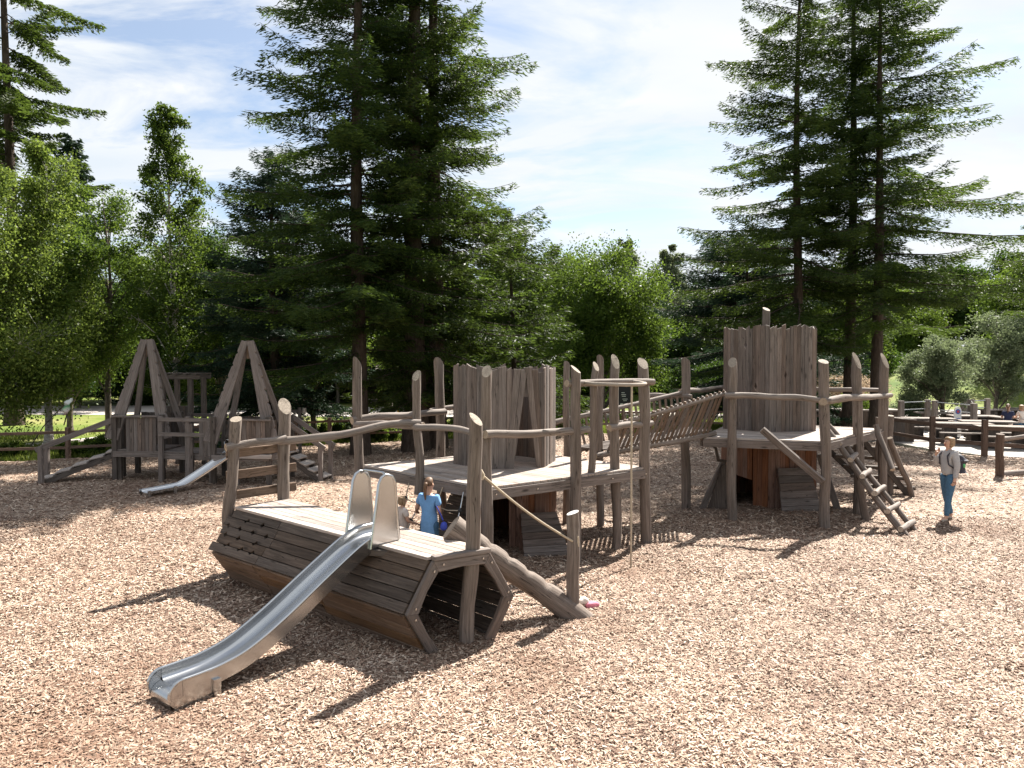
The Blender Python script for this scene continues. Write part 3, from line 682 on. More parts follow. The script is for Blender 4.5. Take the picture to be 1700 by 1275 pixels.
boards_end = MB(); boards_end.prism([[(p-ol).dot(exl), p.z] for p in rgl], ol, exl, (0, 0, 1), .03)
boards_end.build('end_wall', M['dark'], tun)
endframe(ring('L', .03), axis*-.06, mats=M['under'])
fr = ring('R', .0); b = MB()
b.beam(fr[0]-axis*.04-V3(0, 0, .0)+V3(0, 0, .03), fr[1]-axis*.04+V3(0, 0, .03), .09, .05); b.build('lintel', M['grey'], tun, .006)
# inner ribs seen through the mouth
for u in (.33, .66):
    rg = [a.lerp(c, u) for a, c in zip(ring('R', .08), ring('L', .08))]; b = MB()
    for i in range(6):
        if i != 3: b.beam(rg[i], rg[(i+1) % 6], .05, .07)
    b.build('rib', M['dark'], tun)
# post through the mouth and its two far posts with rungs
post(tun, -.50, 8.28, 0, 2.56, .082, top=(-.40, 8.33), cut=(1.0, .9), r1=.078)
post(tun, -4.10, 10.92, 0, 2.36, .090, top=(-4.02, 10.95), cut=(0, .5), bend=.05)
post(tun, -3.50, 11.42, 0, 2.52, .098, top=(-3.46, 11.45), cut=(math.pi*.2, 1.3), bend=.012)
for z in (1.22, 1.52, 1.84):
    mk('rung', M['under'], tun, lambda b: b.beam((-4.20, 11.02, z), (-3.34, 11.60, z+.05), .045, .13, up=(0, 0, 1)), .005)
rail(tun, (-4.12, 10.80, 1.96), (-3.42, 11.36, 2.04), .058, bend=.012)

# long hand rail from the tunnel to the near platform
hr = MB(); hr.log((-3.53, 11.33, 2.0), (-1.42, 11.72, 2.24), .062, .060, bend=.03, seg=14, n=10)
tag(hr.build('hand_rail', RL), 'long peeled pole running from the tall tunnel post up to the near platform', 'handrail')

# ---------------------------------------------------------------- steel slides
def make_slide(name, o, d, w, prof, guards, label, legs, lip=True, mat='steel', depth=.14, bedmat='steel'):
    "o: centre of the top back edge (ground level), d: horizontal direction down the slide, prof: (s,z) bed profile"
    root = thing(name, (o.x+d.x*1.3, o.y+d.y*1.3, .03), label, 'slide'); pr = V3(-d.y, d.x, 0)
    # smooth profile
    q = []; n = len(prof)
    for i in range(n-1):
        for k in range(6):
            t = k/6; g = [prof[max(i-1, 0)], prof[i], prof[i+1], prof[min(i+2, n-1)]]
            q.append([.5*((2*g[1][c])+(g[2][c]-g[0][c])*t+(2*g[0][c]-5*g[1][c]+4*g[2][c]-g[3][c])*t*t+(3*g[1][c]-g[0][c]-3*g[2][c]+g[3][c])*t**3) for c in (0, 1)])
    q.append(list(prof[-1]))
    pos = lambda s_, z, y: V3(o.x, o.y, 0)+d*s_+pr*y+V3(0, 0, z)
    tn = []
    for i in range(len(q)):
        a, c = q[max(i-1, 0)], q[min(i+1, len(q)-1)]; L_ = math.hypot(c[0]-a[0], c[1]-a[1]); tn.append(((c[0]-a[0])/L_, (c[1]-a[1])/L_))
    # bed cross-section across (y, height normal) : shallow trough
    hw = w/2; sec = [(-hw, .0), (-hw, -depth+.03), (-hw+.025, -depth), (-hw*.33, -depth-.006), (hw*.33, -depth-.006), (hw-.025, -depth), (hw, -depth+.03), (hw, 0)]
    b = MB(); vs = []; gs = []; Ls = 0
    for i, (s_, z) in enumerate(q):
        nx, nz = -tn[i][1], tn[i][0]
        if i: Ls += math.hypot(s_-q[i-1][0], z-q[i-1][1])
        for (y, h) in sec: vs.append(pos(s_+nx*(h+depth), z+nz*(h+depth), y)); gs.append((Ls, y, h))
    k = len(sec); fs = [(i*k+j, (i+1)*k+j, (i+1)*k+j+1, i*k+j+1) for i in range(len(q)-1) for j in range(k-1)]
    b.add(vs, fs, gs, 0, True); b.build('bed', M[bedmat], root)
    # sides and rolled rims
    sdp = .045 if lip else .005
    for sg in (-1, 1):
        b = MB(); vs = []; gs = []; y = sg*(hw+.012)
        for i, (s_, z) in enumerate(q):
            nx, nz = -tn[i][1], tn[i][0]
            for h in (.005, -depth-sdp):
                for t_ in (-.008, .008): vs.append(pos(s_+nx*(h+depth), z+nz*(h+depth), y+t_)); gs.append((s_, y, h))
        fs = []
        for i in range(len(q)-1):
            a = i*4; c = a+4; fs += [(a, c, c+2, a+2), (a+1, a+3, c+3, c+1), (a, a+1, c+1, c), (a+2, c+2, c+3, a+3)]
        fs += [(0, 2, 3, 1)]; b.add(vs, fs, gs, 0, False); b.build('side_panel', M[mat], root)
        b = MB(); pts = []
        for i, (s_, z) in enumerate(q): nx, nz = -tn[i][1], tn[i][0]; pts.append(pos(s_+nx*(depth+.008), z+nz*(depth+.008), y))
        if lip:
            s_, z = q[-1]
            for a in range(1, 7):
                an = a/6*math.pi*.60; r_ = .125; pts.append(pos(s_+math.sin(an)*r_, z+depth+.008-r_+math.cos(an)*r_, y))
        b.tube(pts, .016, 8); b.build('rim', M[mat], root)
    if lip:   # rolled end
        s_, z = q[-1]; b = MB(); vs = []; gs = []
        for a in range(8):
            an = a/7*math.pi*.72; r_ = .11
            for y in (-hw, hw): vs.append(pos(s_+math.sin(an)*r_, z-r_+math.cos(an)*r_, y)); gs.append((a*.03, y, 0))
        b.add(vs, [(2*i, 2*i+2, 2*i+3, 2*i+1) for i in range(7)], gs, 0, True); b.build('rolled_lip', M[mat], root)
        for sg in (-1, 1):
            b = MB(); y = sg*(hw+.010); vs = [pos(s_-.02, z+depth, y)]
            out = [(s_-.42, z-.03), (s_-.42, z+.02)]
            pl = [(-.30, depth*.6), (-.1, depth*.95), (.03, depth*.92), (.09, depth*.5), (.122, -.02), (.115, -.09), (.06, -.16), (-.30, -.16)]
            b.prism([[a, c] for a, c in pl], pos(s_, z, y), d, (0, 0, 1), .014, along=0); b.build('foot_plate', M[mat], root)
    for (s_, z) in legs:
        for sg in (-1, 1):
            b = MB(); b.beam(pos(s_, -.05, sg*(hw+.036)), pos(s_, z+.05, sg*(hw+.036)), .03, .07, up=d); b.build('support', M[mat], root)
    for (sa, sb, zb, zt) in guards:
        for sg in (-1, 1):
            y = sg*(hw+.035); Lg = sb-sa
            out = [(sa+.02, zb), (sa+.08, zt-.10), (sa+.12, zt-.03), (sa+Lg*.5, zt), (sb-.16, zt-.03), (sb-.12, zt-.10), (sb-.0, zb-.04)]
            b = MB(); b.prism([[a, c] for a, c in out], pos(0, 0, y), d, (0, 0, 1), .012, along=0)
            gd = b.build('guard_panel', M[mat], root)
            b = MB(); b.tube([pos(a, c, y) for a, c in out], .019, 8); b.build('guard_frame', M[mat], gd)
        b = MB(); sm = (sa+sb)/2-.02; b.tube([pos(sm, zt-.02, -hw-.035), pos(sm, zt+.015, -hw+.03), pos(sm, zt+.015, hw-.03), pos(sm, zt-.02, hw+.035)], .017, 8); b.build('top_bar', M[mat], root)
    return root
d1_ = V3(-.64, -.77, 0).normalized()
make_slide('slide', V3(-1.49, 8.93, 0), d1_, .39, [(0, 1.13), (.22, 1.13), (.42, 1.08), (.62, .985), (1.0, .77), (1.5, .48), (1.9, .29), (2.2, .215), (2.42, .195), (2.62, .19)], [(.0, .44, 1.12, 1.90)],
           'long curved stainless steel slide running down from the tunnel deck to the bark', [(2.30, .16)], depth=.10)
sl = MB(); sl.beam((-1.62, 8.52, 1.03), (-1.13, 8.44, 1.03), .10, .07)
tag(sl.build('bearer_block', M['dark'], None, .005), 'short dark timber block under the top end of the near slide', 'timber block')

# ---------------------------------------------------------------- step log, stump post, rope
def step_log():
    root = thing('step_log', (.3, 9.0, .03), 'thick peeled log with notched steps leaning from the bark up to the tunnel deck', 'log')
    p0 = V3(1.0, 9.12, -.10); p1 = V3(-.72, 8.93, 1.24); d = (p1-p0).normalized(); L_ = (p1-p0).length
    side = d.cross(V3(0, 0, 1)).normalized(); up = side.cross(d).normalized()
    b = MB(); n = 16; ns = 72; vs = []; gs = []
    for i in range(ns+1):
        s_ = i/ns*L_; r = .158+.012*math.sin(s_*3+1)-.025*(1-i/ns)
        ph = ((s_-.25)/.285) % 1.0; notch = 0
        if .35 < s_ < L_-.30: notch = .026*(.5+.5*math.cos(6.283*ph+.9*math.sin(6.283*ph)))
        for j in range(n):
            a = 2*math.pi*j/n; y = math.cos(a)*r*1.0; z = math.sin(a)*r*(1+.03*math.sin(s_*7+j))
            if z > r-.09: z = min(z, z-notch*((z-(r-.09))/.09)**.6 if z > r-.09 else z)
            vs.append(p0+d*s_+side*y+up*z+side*(.035*math.sin(s_*2.2))+up*(.02*math.sin(s_*1.6+1))); gs.append((s_, y, z))
    fs = [(i*n+j, i*n+(j+1) % n, (i+1)*n+(j+1) % n, (i+1)*n+j) for i in range(ns) for j in range(n)]
    b.add(vs, fs, gs, 0, True); k = len(vs)
    b.add([vs[i] for i in range(n)]+[vs[ns*n+i] for i in range(n)], [tuple(reversed(range(n))), tuple(range(n, 2*n))], [gs[i] for i in range(n)]+[gs[ns*n+i] for i in range(n)], 1)
    b.build('trunk', [M['log'], M['cutgrey']], root)
step_log()
sp = thing('stump_post', (.73, 9.10, .0), 'short round post with a pale sawn top at the foot of the step log', 'post')
mk('shaft', [M['log'], M['white']], sp, lambda b: b.log((.75, 9.12, 0), (.74, 9.12, 1.36), .078, .078, bend=.012, seg=10, n=14, slant=(-1.6, .35)))
mk('tag_plate', M['rope'], sp, lambda b: b.box((.80, 9.045, 1.02), (.022, .01, .12)), 0)
rp = MB(); a, c = V3(-.36, 8.40, 1.95), V3(.73, 9.03, 1.03); rp.tube([a.lerp(c, t/14)-V3(0, 0, .05*math.sin(math.pi*t/14)) for t in range(15)], .014, 8)
rp.tube([a+V3(0, 0, .03), a+V3(.03, -.0, -.02), a+V3(.01, 0, -.07)], .028, 8)
tag(rp.build('rope', M['rope']), 'pale rope strung as a handrail from the tall tunnel post down to the stump post', 'rope')

# ---------------------------------------------------------------- near platform
DZ = 1.40
def deck_part(parent, quad, z, nb, th=.035, mat='deck', rev=False):
    b = MB(); A, B, C_, D = [V3(*q, z-th/2) for q in quad]
    for i in range(nb):
        t0, t1 = i/nb, (i+1)/nb; sp = [0, rnd.uniform(.25, .75), 1]
        for j in range(2):
            p = lambda u, t: A.lerp(B, u).lerp(D.lerp(C_, u), t)
            j0 = rnd.uniform(-.006, .006)
            plank_quad(b, p(sp[j]+.001+(j0 if j == 0 else 0), t0), p(sp[j+1]-.001, t0), p(sp[j]+.001, t1), p(sp[j+1]-.001, t1), th, gap=.0035)
    return b.build('deck', M[mat], parent, .002)
def fascia(parent, quad, z, h=.15, w=.045, mat='grey'):
    for i in range(4):
        a = V3(*quad[i], z); c = V3(*quad[(i+1) % 4], z); d = (c-a).normalized(); n = V3(d.y, -d.x, 0)
        mk('fascia_board', M[mat], parent, lambda b: b.beam(a-n*-.0-V3(0, 0, .04+h/2)+d*.05, c-V3(0, 0, .04+h/2)-d*.05, w, h), .004)
pf = thing('play_platform', (-.14, 12.98, 0), 'near square timber platform on round posts carrying the shorter palisade turret', 'platform')
q1 = [(-2.60, 13.08), (-.34, 10.72), (2.33, 12.82), (.06, 15.2)]
deck_part(pf, q1, DZ, 24); fascia(pf, q1, DZ)
for i in range(1, 5):
    a = V3(*q1[0], 0).lerp(V3(*q1[1], 0), i/5); c = V3(*q1[3], 0).lerp(V3(*q1[2], 0), i/5)
    mk('joist', M['dark'], pf, lambda b: b.beam(a+V3(0, 0, DZ-.12), c+V3(0, 0, DZ-.12), .05, .13))
T_ = 3.16
post(pf, -2.66, 13.12, 0, T_, .085, top=(-2.70, 13.15), cut=(2.6, 1.6))
post(pf, -1.47, 11.82, DZ-.3, 2.98, .075, top=(-1.50, 11.84), cut=(-.3, 1.2))
post(pf, -1.30, 14.24, 0, T_, .095, top=(-1.38, 14.2), cut=(2.9, 1.4), bend=.03)
post(pf, -.37, 10.70, 0, 3.06, .082, top=(-.36, 10.73), cut=(-.2, 1.2))
post(pf, 1.00, 11.70, 0, 3.08, .085, top=(.99, 11.72), cut=(1.1, .8), bend=.014)
post(pf, 1.27, 12.15, DZ-.1, 3.12, .055, top=(1.36, 12.2), cut=(.6, 1.3), r1=.06)
post(pf, 1.74, 12.55, 0, 3.20, .08, top=(1.72, 12.55), cut=(.4, 1.7), bend=.03)
post(pf, 2.31, 12.84, 0, 3.17, .10, top=(2.23, 12.84), cut=(.3, 1.2), r1=.085)
post(pf, 1.68, 14.2, 0, 3.25, .07, top=(1.66, 14.2), cut=(2.8, 1.2))
post(pf, 1.05, 14.45, 0, 3.15, .07, cut=(2.8, 1.0))
rail(pf, (-2.78, 13.05, 2.17), (-1.25, 14.12, 2.26), .065)
rail(pf, (-1.55, 14.2, 2.26), (.1, 15.22, 2.30), .055)
rail(pf, (-2.72, 13.05, 2.10), (-1.40, 11.86, 2.19), .058, bend=.03)
rail(pf, (-1.55, 11.76, 2.20), (-.38, 10.62, 2.16), .052, bend=.06)
rail(pf, (-.38, 10.58, 2.17), (1.22, 11.95, 2.12), .062, bend=.03)
rail(pf, (1.62, 12.45, 2.10), (2.42, 12.92, 2.14), .058, bend=.015)
rail(pf, (.85, 11.70, 2.86), (2.40, 12.76, 2.85), .062, bend=.012, name='top_beam')
for (x, y) in ((-.25, 11.9), (.9, 13.9), (-1.4, 13.2)):
    pass
# fire pole with its hoop
fp = thing('fire_pole', (1.83, 11.48, .0), 'slim pale pole hanging in front of the near platform from a flat hoop', 'fireman pole')
mk('pole', M['rope'], fp, lambda b: b.tube([(1.83, 11.5, 0), (1.83, 11.5, 1.4), (1.83, 11.5, 2.84)], .016, 10))
hp = [(1.20, 11.88, 2.85)]+[(1.30+.62*t, 11.80-.30*math.sin(t*1.9), 2.84) for t in (0, .25, .5, .7)]
hp = [V3(1.15, 11.85, 2.86), V3(1.30, 11.66, 2.85), V3(1.55, 11.52, 2.845), V3(1.80, 11.48, 2.84), V3(2.02, 11.60, 2.845), V3(2.10, 11.85, 2.85), V3(2.08, 12.2, 2.86), V3(2.0, 12.45, 2.87)]
mk('hoop', M['cut'], fp, lambda b: b.tube(hp, .028, 10))

# ---------------------------------------------------------------- palisade turrets
def poly(cx, cy, r, n, a0): return [V3(cx+r*math.cos(a0+2*math.pi*i/n), cy+r*math.sin(a0+2*math.pi*i/n), 0) for i in range(n)]
def palisade(parent, cx, cy, r, n, a0, z0, z1, jag, wpl, mats, skip=None, th=.03, name='palisade', r1=None, diamonds=(), slope=None, inner=True):
    pts = poly(cx, cy, r, n, a0); pt1 = poly(cx, cy, r1 or r, n, a0)
    b = MB()
    for i in range(n):
        a, c = pts[i], pts[(i+1) % n]; e = (c-a); L_ = e.length; e.normalize(); A, C_ = pt1[i], pt1[(i+1) % n]
        k = max(1, int(round(L_/wpl))); xs = [0]
        ww = [rnd.uniform(.7, 1.3) for _ in range(k)]; tot = sum(ww)
        for w_ in ww: xs.append(xs[-1]+w_/tot)
        for j in range(k):
            if skip and skip(i, (xs[j]+xs[j+1])/2): continue
            p0, p1 = a.lerp(c, xs[j]), a.lerp(c, xs[j+1]); P0, P1 = A.lerp(C_, xs[j]), A.lerp(C_, xs[j+1])
            zt = z1+rnd.uniform(-jag, jag)+(slope((p0+p1)/2) if slope else 0); h = zt-z0
            ey = ((P0+P1)/2-(p0+p1)/2+V3(0, 0, h)).normalized(); w0 = (p1-p0).length; w1 = (P1-P0).length; g = .0025
            out = rnd.uniform(-.007, .007); nrm = V3(e.y, -e.x, 0)
            dm = [q for q in diamonds if q[0] == i and (q[1] == j or q[1] == j-1)]
            tl = rnd.uniform(-.03, .03); o = (p0+p1)/2+V3(0, 0, z0)+nrm*out
            Lq = [[-w0/2+g, 0]]; Rt = [[w0/2-g, 0]]
            for q in dm:
                y = q[2]
                if q[1] == j: Rt += [[w0/2-g, y-.09], [w0/2-.035, y], [w0/2-g, y+.09]]
                else: Lq = Lq+[[-w0/2+g, y-.07], [-w0/2+.03, y+.01], [-w0/2+g, y+.09]]
            Rt += [[w1/2-g, h+tl]]; Lq += [[-w1/2+g, h-tl]]
            b.prism(Lq[::-1][::-1][:1]+Rt+Lq[:0:-1] if len(Lq) > 1 else Lq+Rt, o, e, ey, th)
    return b.build(name, mats, parent, .002)
def ramp_panel(parent, base, dirx, w0, w1, h, lean, nb=7, mat='grey', name='ramp_panel'):
    "splayed boarded panel leaning back; base = centre of the foot, dirx along the foot"
    dx = Vector(dirx).normalized(); nrm = V3(-dx.y, dx.x, 0); ey = (nrm*lean+V3(0, 0, h)); H_ = ey.length; ey.normalize(); b = MB()
    for i in range(nb):
        y0, y1 = H_*i/nb+.003, H_*(i+1)/nb-.003; a = w0+(w1-w0)*i/nb; c = w0+(w1-w0)*(i+1)/nb
        b.prism([[-a/2+rnd.uniform(-.01, .01), y0], [a/2, y0], [c/2, y1], [-c/2, y1]], base, dx, ey, .035, along=0)
    return b.build(name, M[mat], parent, .003)
# shorter turret
t1 = thing('turret', (-.14, 13.42, 0), 'shorter palisade turret with a tall triangular doorway on the near platform', 'turret')
A0 = R(-90-26)
skip1 = lambda i, x: i == 1 and False
cx, cy, rr_ = -.12, 13.42, .93
P6 = poly(cx, cy, rr_, 6, R(-105))
def sk(i, x): return i == 0 and .36 < x < .98
palisade(t1, cx, cy, rr_, 6, R(-105), DZ, 3.10, .045, .115, [M['grey']], skip=sk, name='upper_palisade')
# triangular doorway: leaning boards on face 0
fa, fb = P6[0], P6[1]; e = (fb-fa).normalized(); L_ = (fb-fa).length; b = MB(); H_ = 1.68
for (x0, x1, X0, X1, h) in ((.27, .36, .44, .56, 1.67), (.36, .43, .57, .68, 1.66), (.86, .94, .64, .76, 1.70), (.94, 1.0, .77, .88, 1.66), (.975, 1.0, .89, 1.0, 1.62)):
    b.prism([[x0*L_, 0], [x1*L_, 0], [X1*L_, h], [X0*L_, h]], fa+V3(0, 0, DZ)+V3(e.y, -e.x, 0)*(.006+rnd.uniform(0, .012)), e, (0, 0, 1), .032)
b.prism([[.5*L_, 1.2], [.76*L_, 1.2], [.72*L_, 1.64], [.56*L_, 1.64]], fa+V3(0, 0, DZ)-V3(e.y, -e.x, 0)*.02, e, (0, 0, 1), .03)
b.build('doorway_frame', M['grey'], t1, .003)
# lower hut, sheltered timber keeps its orange colour
def sk2(i, x): return (i == 0 and x < .30)
palisade(t1, cx, cy, .95, 6, R(-105), .0, DZ-.16, .0, .13, [M['warm']], skip=sk2, name='lower_wall', r1=.95)
ra = P6[0].lerp(P6[1], .73)
ramp_panel(t1, V3(.57, 12.0, .02), (P6[1]-P6[0]), .78, .62, .66, .50, 7)
mk('skirt_board', M['warm'], t1, lambda b: b.prism([[0, 0], [.28, 0], [.06, 1.15], [-.02, 1.15]], V3(.13, 12.32, 0), e, V3(-e.y*.25, e.x*.25, 1), .03), .003)
ramp_panel(t1, V3(-1.12, 12.6, .02), (P6[0]-P6[5]), .8, .55, 1.0, .42, 7, 'brown_grey', name='side_ramp')

# taller turret & far platform
DZ2 = 1.70
pf2 = thing('play_platform', (6, 16.6, 0), 'far timber platform on round posts carrying the taller turret and the log ladder', 'platform')
q2 = [(3.75, 14.95), (5.88, 14.12), (8.3, 16.75), (5.6, 18.9)]
deck_part(pf2, q2, DZ2, 24); fascia(pf2, q2, DZ2)
for i in range(1, 5):
    a = V3(*q2[0], 0).lerp(V3(*q2[1], 0), i/5); c = V3(*q2[3], 0).lerp(V3(*q2[2], 0), i/5)
    mk('joist', M['dark'], pf2, lambda b: b.beam(a+V3(0, 0, DZ2-.12), c+V3(0, 0, DZ2-.12), .05, .13))
post(pf2, 4.32, 14.66, 0, 3.18, .095, top=(4.29, 14.66), cut=(-.4, 1.2))
post(pf2, 5.90, 14.10, 0, 3.20, .105, top=(5.84, 14.12), cut=(.1, .5), bend=.03, r1=.085)
post(pf2, 7.12, 15.42, 0, 3.22, .10, top=(7.05, 15.4), cut=(.5, 1.9), bend=.03, r1=.095)
post(pf2, 8.24, 16.72, 0, 3.22, .10, top=(8.27, 16.72), cut=(.5, 1.8), r1=.095)
post(pf2, 3.72, 16.0, 0, 3.18, .10, top=(3.70, 16.05), cut=(2.6, 1.1), r1=.09)
post(pf2, 5.6, 18.8, 0, 3.3, .10, cut=(1.6, 1.1)); post(pf2, 7.1, 17.85, 0, 3.3, .10, cut=(1.6, 1.1))
rail(pf2, (4.12, 14.55, 2.54), (5.95, 14.02, 2.47), .060, bend=.03)
rail(pf2, (5.78, 13.98, 2.45), (8.42, 16.72, 2.45), .075, bend=.03, r1=.055)
rail(pf2, (3.6, 16.1, 2.55), (5.7, 18.85, 2.62), .06); rail(pf2, (5.5, 18.9, 2.6), (8.4, 16.85, 2.55), .055)
rail(pf2, (2.9, 16.5, 2.45), (3.8, 15.9, 2.45), .06)
mk('bracket', M['dark'], pf2, lambda b: b.box((5.99, 14.16, 1.60), (.02, .02, .10)))
t2 = thing('turret', (5.75, 17.0, 0), 'taller palisade turret with diamond peepholes on the far platform', 'turret')
cx, cy, rr_ = 5.80, 17.0, 1.10
palisade(t2, cx, cy, rr_, 6, R(-90-18.5), DZ2, 3.93, .05, .095, [M['grey']], name='upper_palisade', diamonds=((5, 5, 1.85), (5, 8, .95), (0, 3, 1.2)))
post(t2, 5.93, 17.6, DZ2, 4.42, .10, cut=(.5, .5), name='centre_post')
def sk3(i, x): return False
lw = palisade(t2, cx, cy, 1.12, 6, R(-90-18.5), .0, DZ2-.17, .0, .12, [M['warm']], skip=lambda i, x: (i == 5 and .26 < x < .66), name='lower_wall')
Q6 = poly(cx, cy, 1.12, 6, R(-108.5)); fe = (Q6[0]-Q6[5]).normalized(); fL = (Q6[0]-Q6[5]).length; b = MB()
for k in range(4):
    x = .26+.40*k/4; b.prism([[x*fL, .72-k*.02], [(x+.1)*fL-.003, .70-k*.02], [(x+.1)*fL-.003, DZ2-.17], [x*fL, DZ2-.17]], Q6[5], fe, (0, 0, 1), .03)
b.build('door_header', M['warm'], t2)
ramp_panel(t2, V3(6.05, 15.62, .02), (Q6[1]-Q6[0]), .92, .74, .92, .32, 6)
b = MB()
b.prism([[0, 0], [.62, 0], [.62, 1.0], [.40, 1.0]], V3(4.15, 16.0, 0), (1, -.12, 0), (.0, .25, 1), .035); b.build('skirt_board', M['brown_grey'], t2, .003)
b = MB(); b.beam((4.02, 15.95, .0), (4.60, 16.3, 1.05), .05, .14); b.build('skirt_edge', M['grey'], t2, .004)
b = MB(); b.beam((6.95, 15.95, .0), (6.62, 16.15, 1.2), .05, .14); b.build('skirt_edge', M['grey'], t2, .004)
# loose diagonal brace plank
b = MB(); pA = PY(1265, 713, 14.25); pB = PY(1366, 800, 13.95); b.beam(pA, pB, .06, .13, up=(0, -.5, 1))
tag(b.build('brace_plank', M['grey'], None, .005), 'diagonal plank leaning across the front of the far platform', 'plank')
b = MB(); b.tube([V3(3.95, 15.05, 1.62), V3(4.1, 15.1, 1.45), V3(4.18, 15.2, 1.2), V3(4.4, 15.4, 1.15)], .03, 8)
tag(b.build('bent_branch', M['dark']), 'dark bent branch under the left corner of the far platform deck', 'branch')

# ---------------------------------------------------------------- slatted bridge
br = thing('slat_bridge', (2.9, 15, 1.5), 'sloping trough bridge of slanted slats linking the two play platforms', 'bridge')
n0, n1 = V3(1.82, 13.65, 2.02), V3(4.15, 14.75, 2.56)     # near top rail
m0, m1 = V3(1.75, 14.1, 1.46), V3(4.0, 15.0, 1.76)       # near bottom log
f0, f1 = V3(.95, 14.9, 2.02), V3(3.75, 16.1, 2.56)
g0, g1 = V3(1.15, 14.6, 1.46), V3(3.75, 15.65, 1.76)
rail(br, n0-(n1-n0)*.04, n1+(n1-n0)*.02, .05, bend=.012); rail(br, f0-(f1-f0)*.04, f1+(f1-f0)*.02, .05, bend=.012)
rail(br, m0-(m1-m0)*.08, m1+(m1-m0)*.03, .06, bend=.01, name='bottom_log'); rail(br, g0, g1, .06, bend=.01, name='bottom_log')
for k in range(24):
    t = (k+.4)/24
    a = m0.lerp(m1, t*.97)+V3(0, 0, .0); c = n0.lerp(n1, min(1, t*.97+.045)); dv = (c-a)
    mk('slat', M['under'] if k % 3 else M['grey'], br, lambda b: b.beam(a-dv*.10, c+dv*.08+V3(0, 0, .02), .03, .048, up=(n1-n0), jit=.004))
for k in range(20):
    t = (k+.4)/20
    a = g0.lerp(g1, t*.97); c = f0.lerp(f1, min(1, t*.97+.02)); dv = (c-a)
    mk('slat', M['under'], br, lambda b: b.beam(a-dv*.10, c+dv*.05, .03, .045, up=(n1-n0), jit=.004))
for k in range(24):
    t = (k+.5)/24; a = m0.lerp(m1, t); c = g0.lerp(g1, t)
    mk('tread', M['grey'], br, lambda b: b.beam(a+V3(0, 0, .075), c+V3(0, 0, .075), .085, .03))

# ---------------------------------------------------------------- log ladder and the stepped ramp behind it
ld = thing('log_ladder', (8, 14.3, 0), 'leaning ladder of round logs with six rungs at the right end of the far platform', 'ladder')
L0a, L0b = P(1506, 893, .02), PY(1373, 712, 15.05); L1a, L1b = P(1520, 868, .05), PY(1385, 707, 15.6)
L1a = L0a+V3(.40, .42, 0); L1b = L0b+V3(.24, .50, .03)
mk('stile', LG, ld, lambda b: b.log(L0a, L0b, .066, .055, bend=.02, seg=12)); mk('stile', LG, ld, lambda b: b.log(L1a, L1b, .055, .05, bend=.02, seg=12))
for k in range(6):
    t = .055+k*.155; a = L0a.lerp(L0b, t); c = L1a.lerp(L1b, t); dd = (c-a).normalized()
    up_ = V3(0, 0, .055)
    mk('rung', RL, ld, lambda b: b.log(a-dd*.12+up_, c+dd*.14+up_, .054, .05, bend=.01, seg=5))
mk('prop', LG, ld, lambda b: b.log((7.02, 14.82, 0), (6.88, 14.9, 1.0), .072, .07, bend=.01))
st = thing('step_ramp', (8.6, 17, 0), 'open stair of dark boards with curved pole handrails behind the log ladder', 'stair')
for k in range(6):
    z = 1.42-k*.235; x = 7.9+k*.20; y = 17.6+k*.02
    mk('step', M['brown_grey'], st, lambda b: b.beam((x-.62, y+.2, z), (x+.55, y-.12, z-.02), .16, .075), .006)
mk('stringer', M['dark'], st, lambda b: b.beam((7.2, 18.0, 1.45), (8.7, 18.0, .02), .05, .12))
mk('stringer', M['dark'], st, lambda b: b.beam((8.1, 17.5, 1.45), (9.3, 17.5, .02), .05, .12))
c1 = [PY(1454, 705, 15.9), PY(1458, 722, 15.8), PY(1468, 745, 15.6), PY(1475, 762, 15.4), PY(1482, 780, 15.2)]
mk('handrail', LG, st, lambda b: b.tube(c1, [.05, .06, .058, .055, .05], 10, 0, 1, .1))
mk('handrail', LG, st, lambda b: b.log(P(1515, 828, .02), PY(1477, 727, 17.0), .06, .055, bend=.025))
post(st, XG(1479, 17.6), 17.6, 0, CH-(690-600)*17.6/FPX, .09, cut=(0, .1)); post(st, XG(1459, 17.2), 17.2, .9, CH-(693-600)*17.2/FPX, .06, cut=(0, .1))

# ---------------------------------------------------------------- rope net hung from the near platform
net = thing('rope_net', (-1.2, 11.6, .1), 'climbing net of steel cored ropes with black joints under the near platform edge', 'rope net')
tops = [V3(*q1[0], DZ-.12).lerp(V3(*q1[1], DZ-.12), t) for t in (.42, .56, .70, .84)]
foot = V3(-1.25, 10.8, .05); grid_ = []
n_ = V3(-.55, -.6, 0)
for i, t in enumerate(tops):
    col = [t+n_*(k*.17)-V3(0, 0, .27*k)+V3(.05*math.sin(i*2+k), 0, 0) for k in range(5)]; grid_.append(col)
for i, col in enumerate(grid_):
    mk('rope', M['steel'] if i % 2 else M['rope'], net, lambda b: b.tube(col, .010, 6))
    if i:
        for k in (1, 2, 3): mk('rope', M['rope'], net, lambda b: b.tube([grid_[i-1][k], (grid_[i-1][k]+col[k])/2-V3(0, 0, .03), col[k]], .009, 6))
    for k in (1, 2, 3): mk('joint', M['black'], net, lambda b: b.tube([col[k]-V3(0, 0, .04), col[k]-V3(0, 0, .015), col[k]+V3(0, 0, .015), col[k]+V3(0, 0, .04)], [.014, .034, .034, .014], 8))

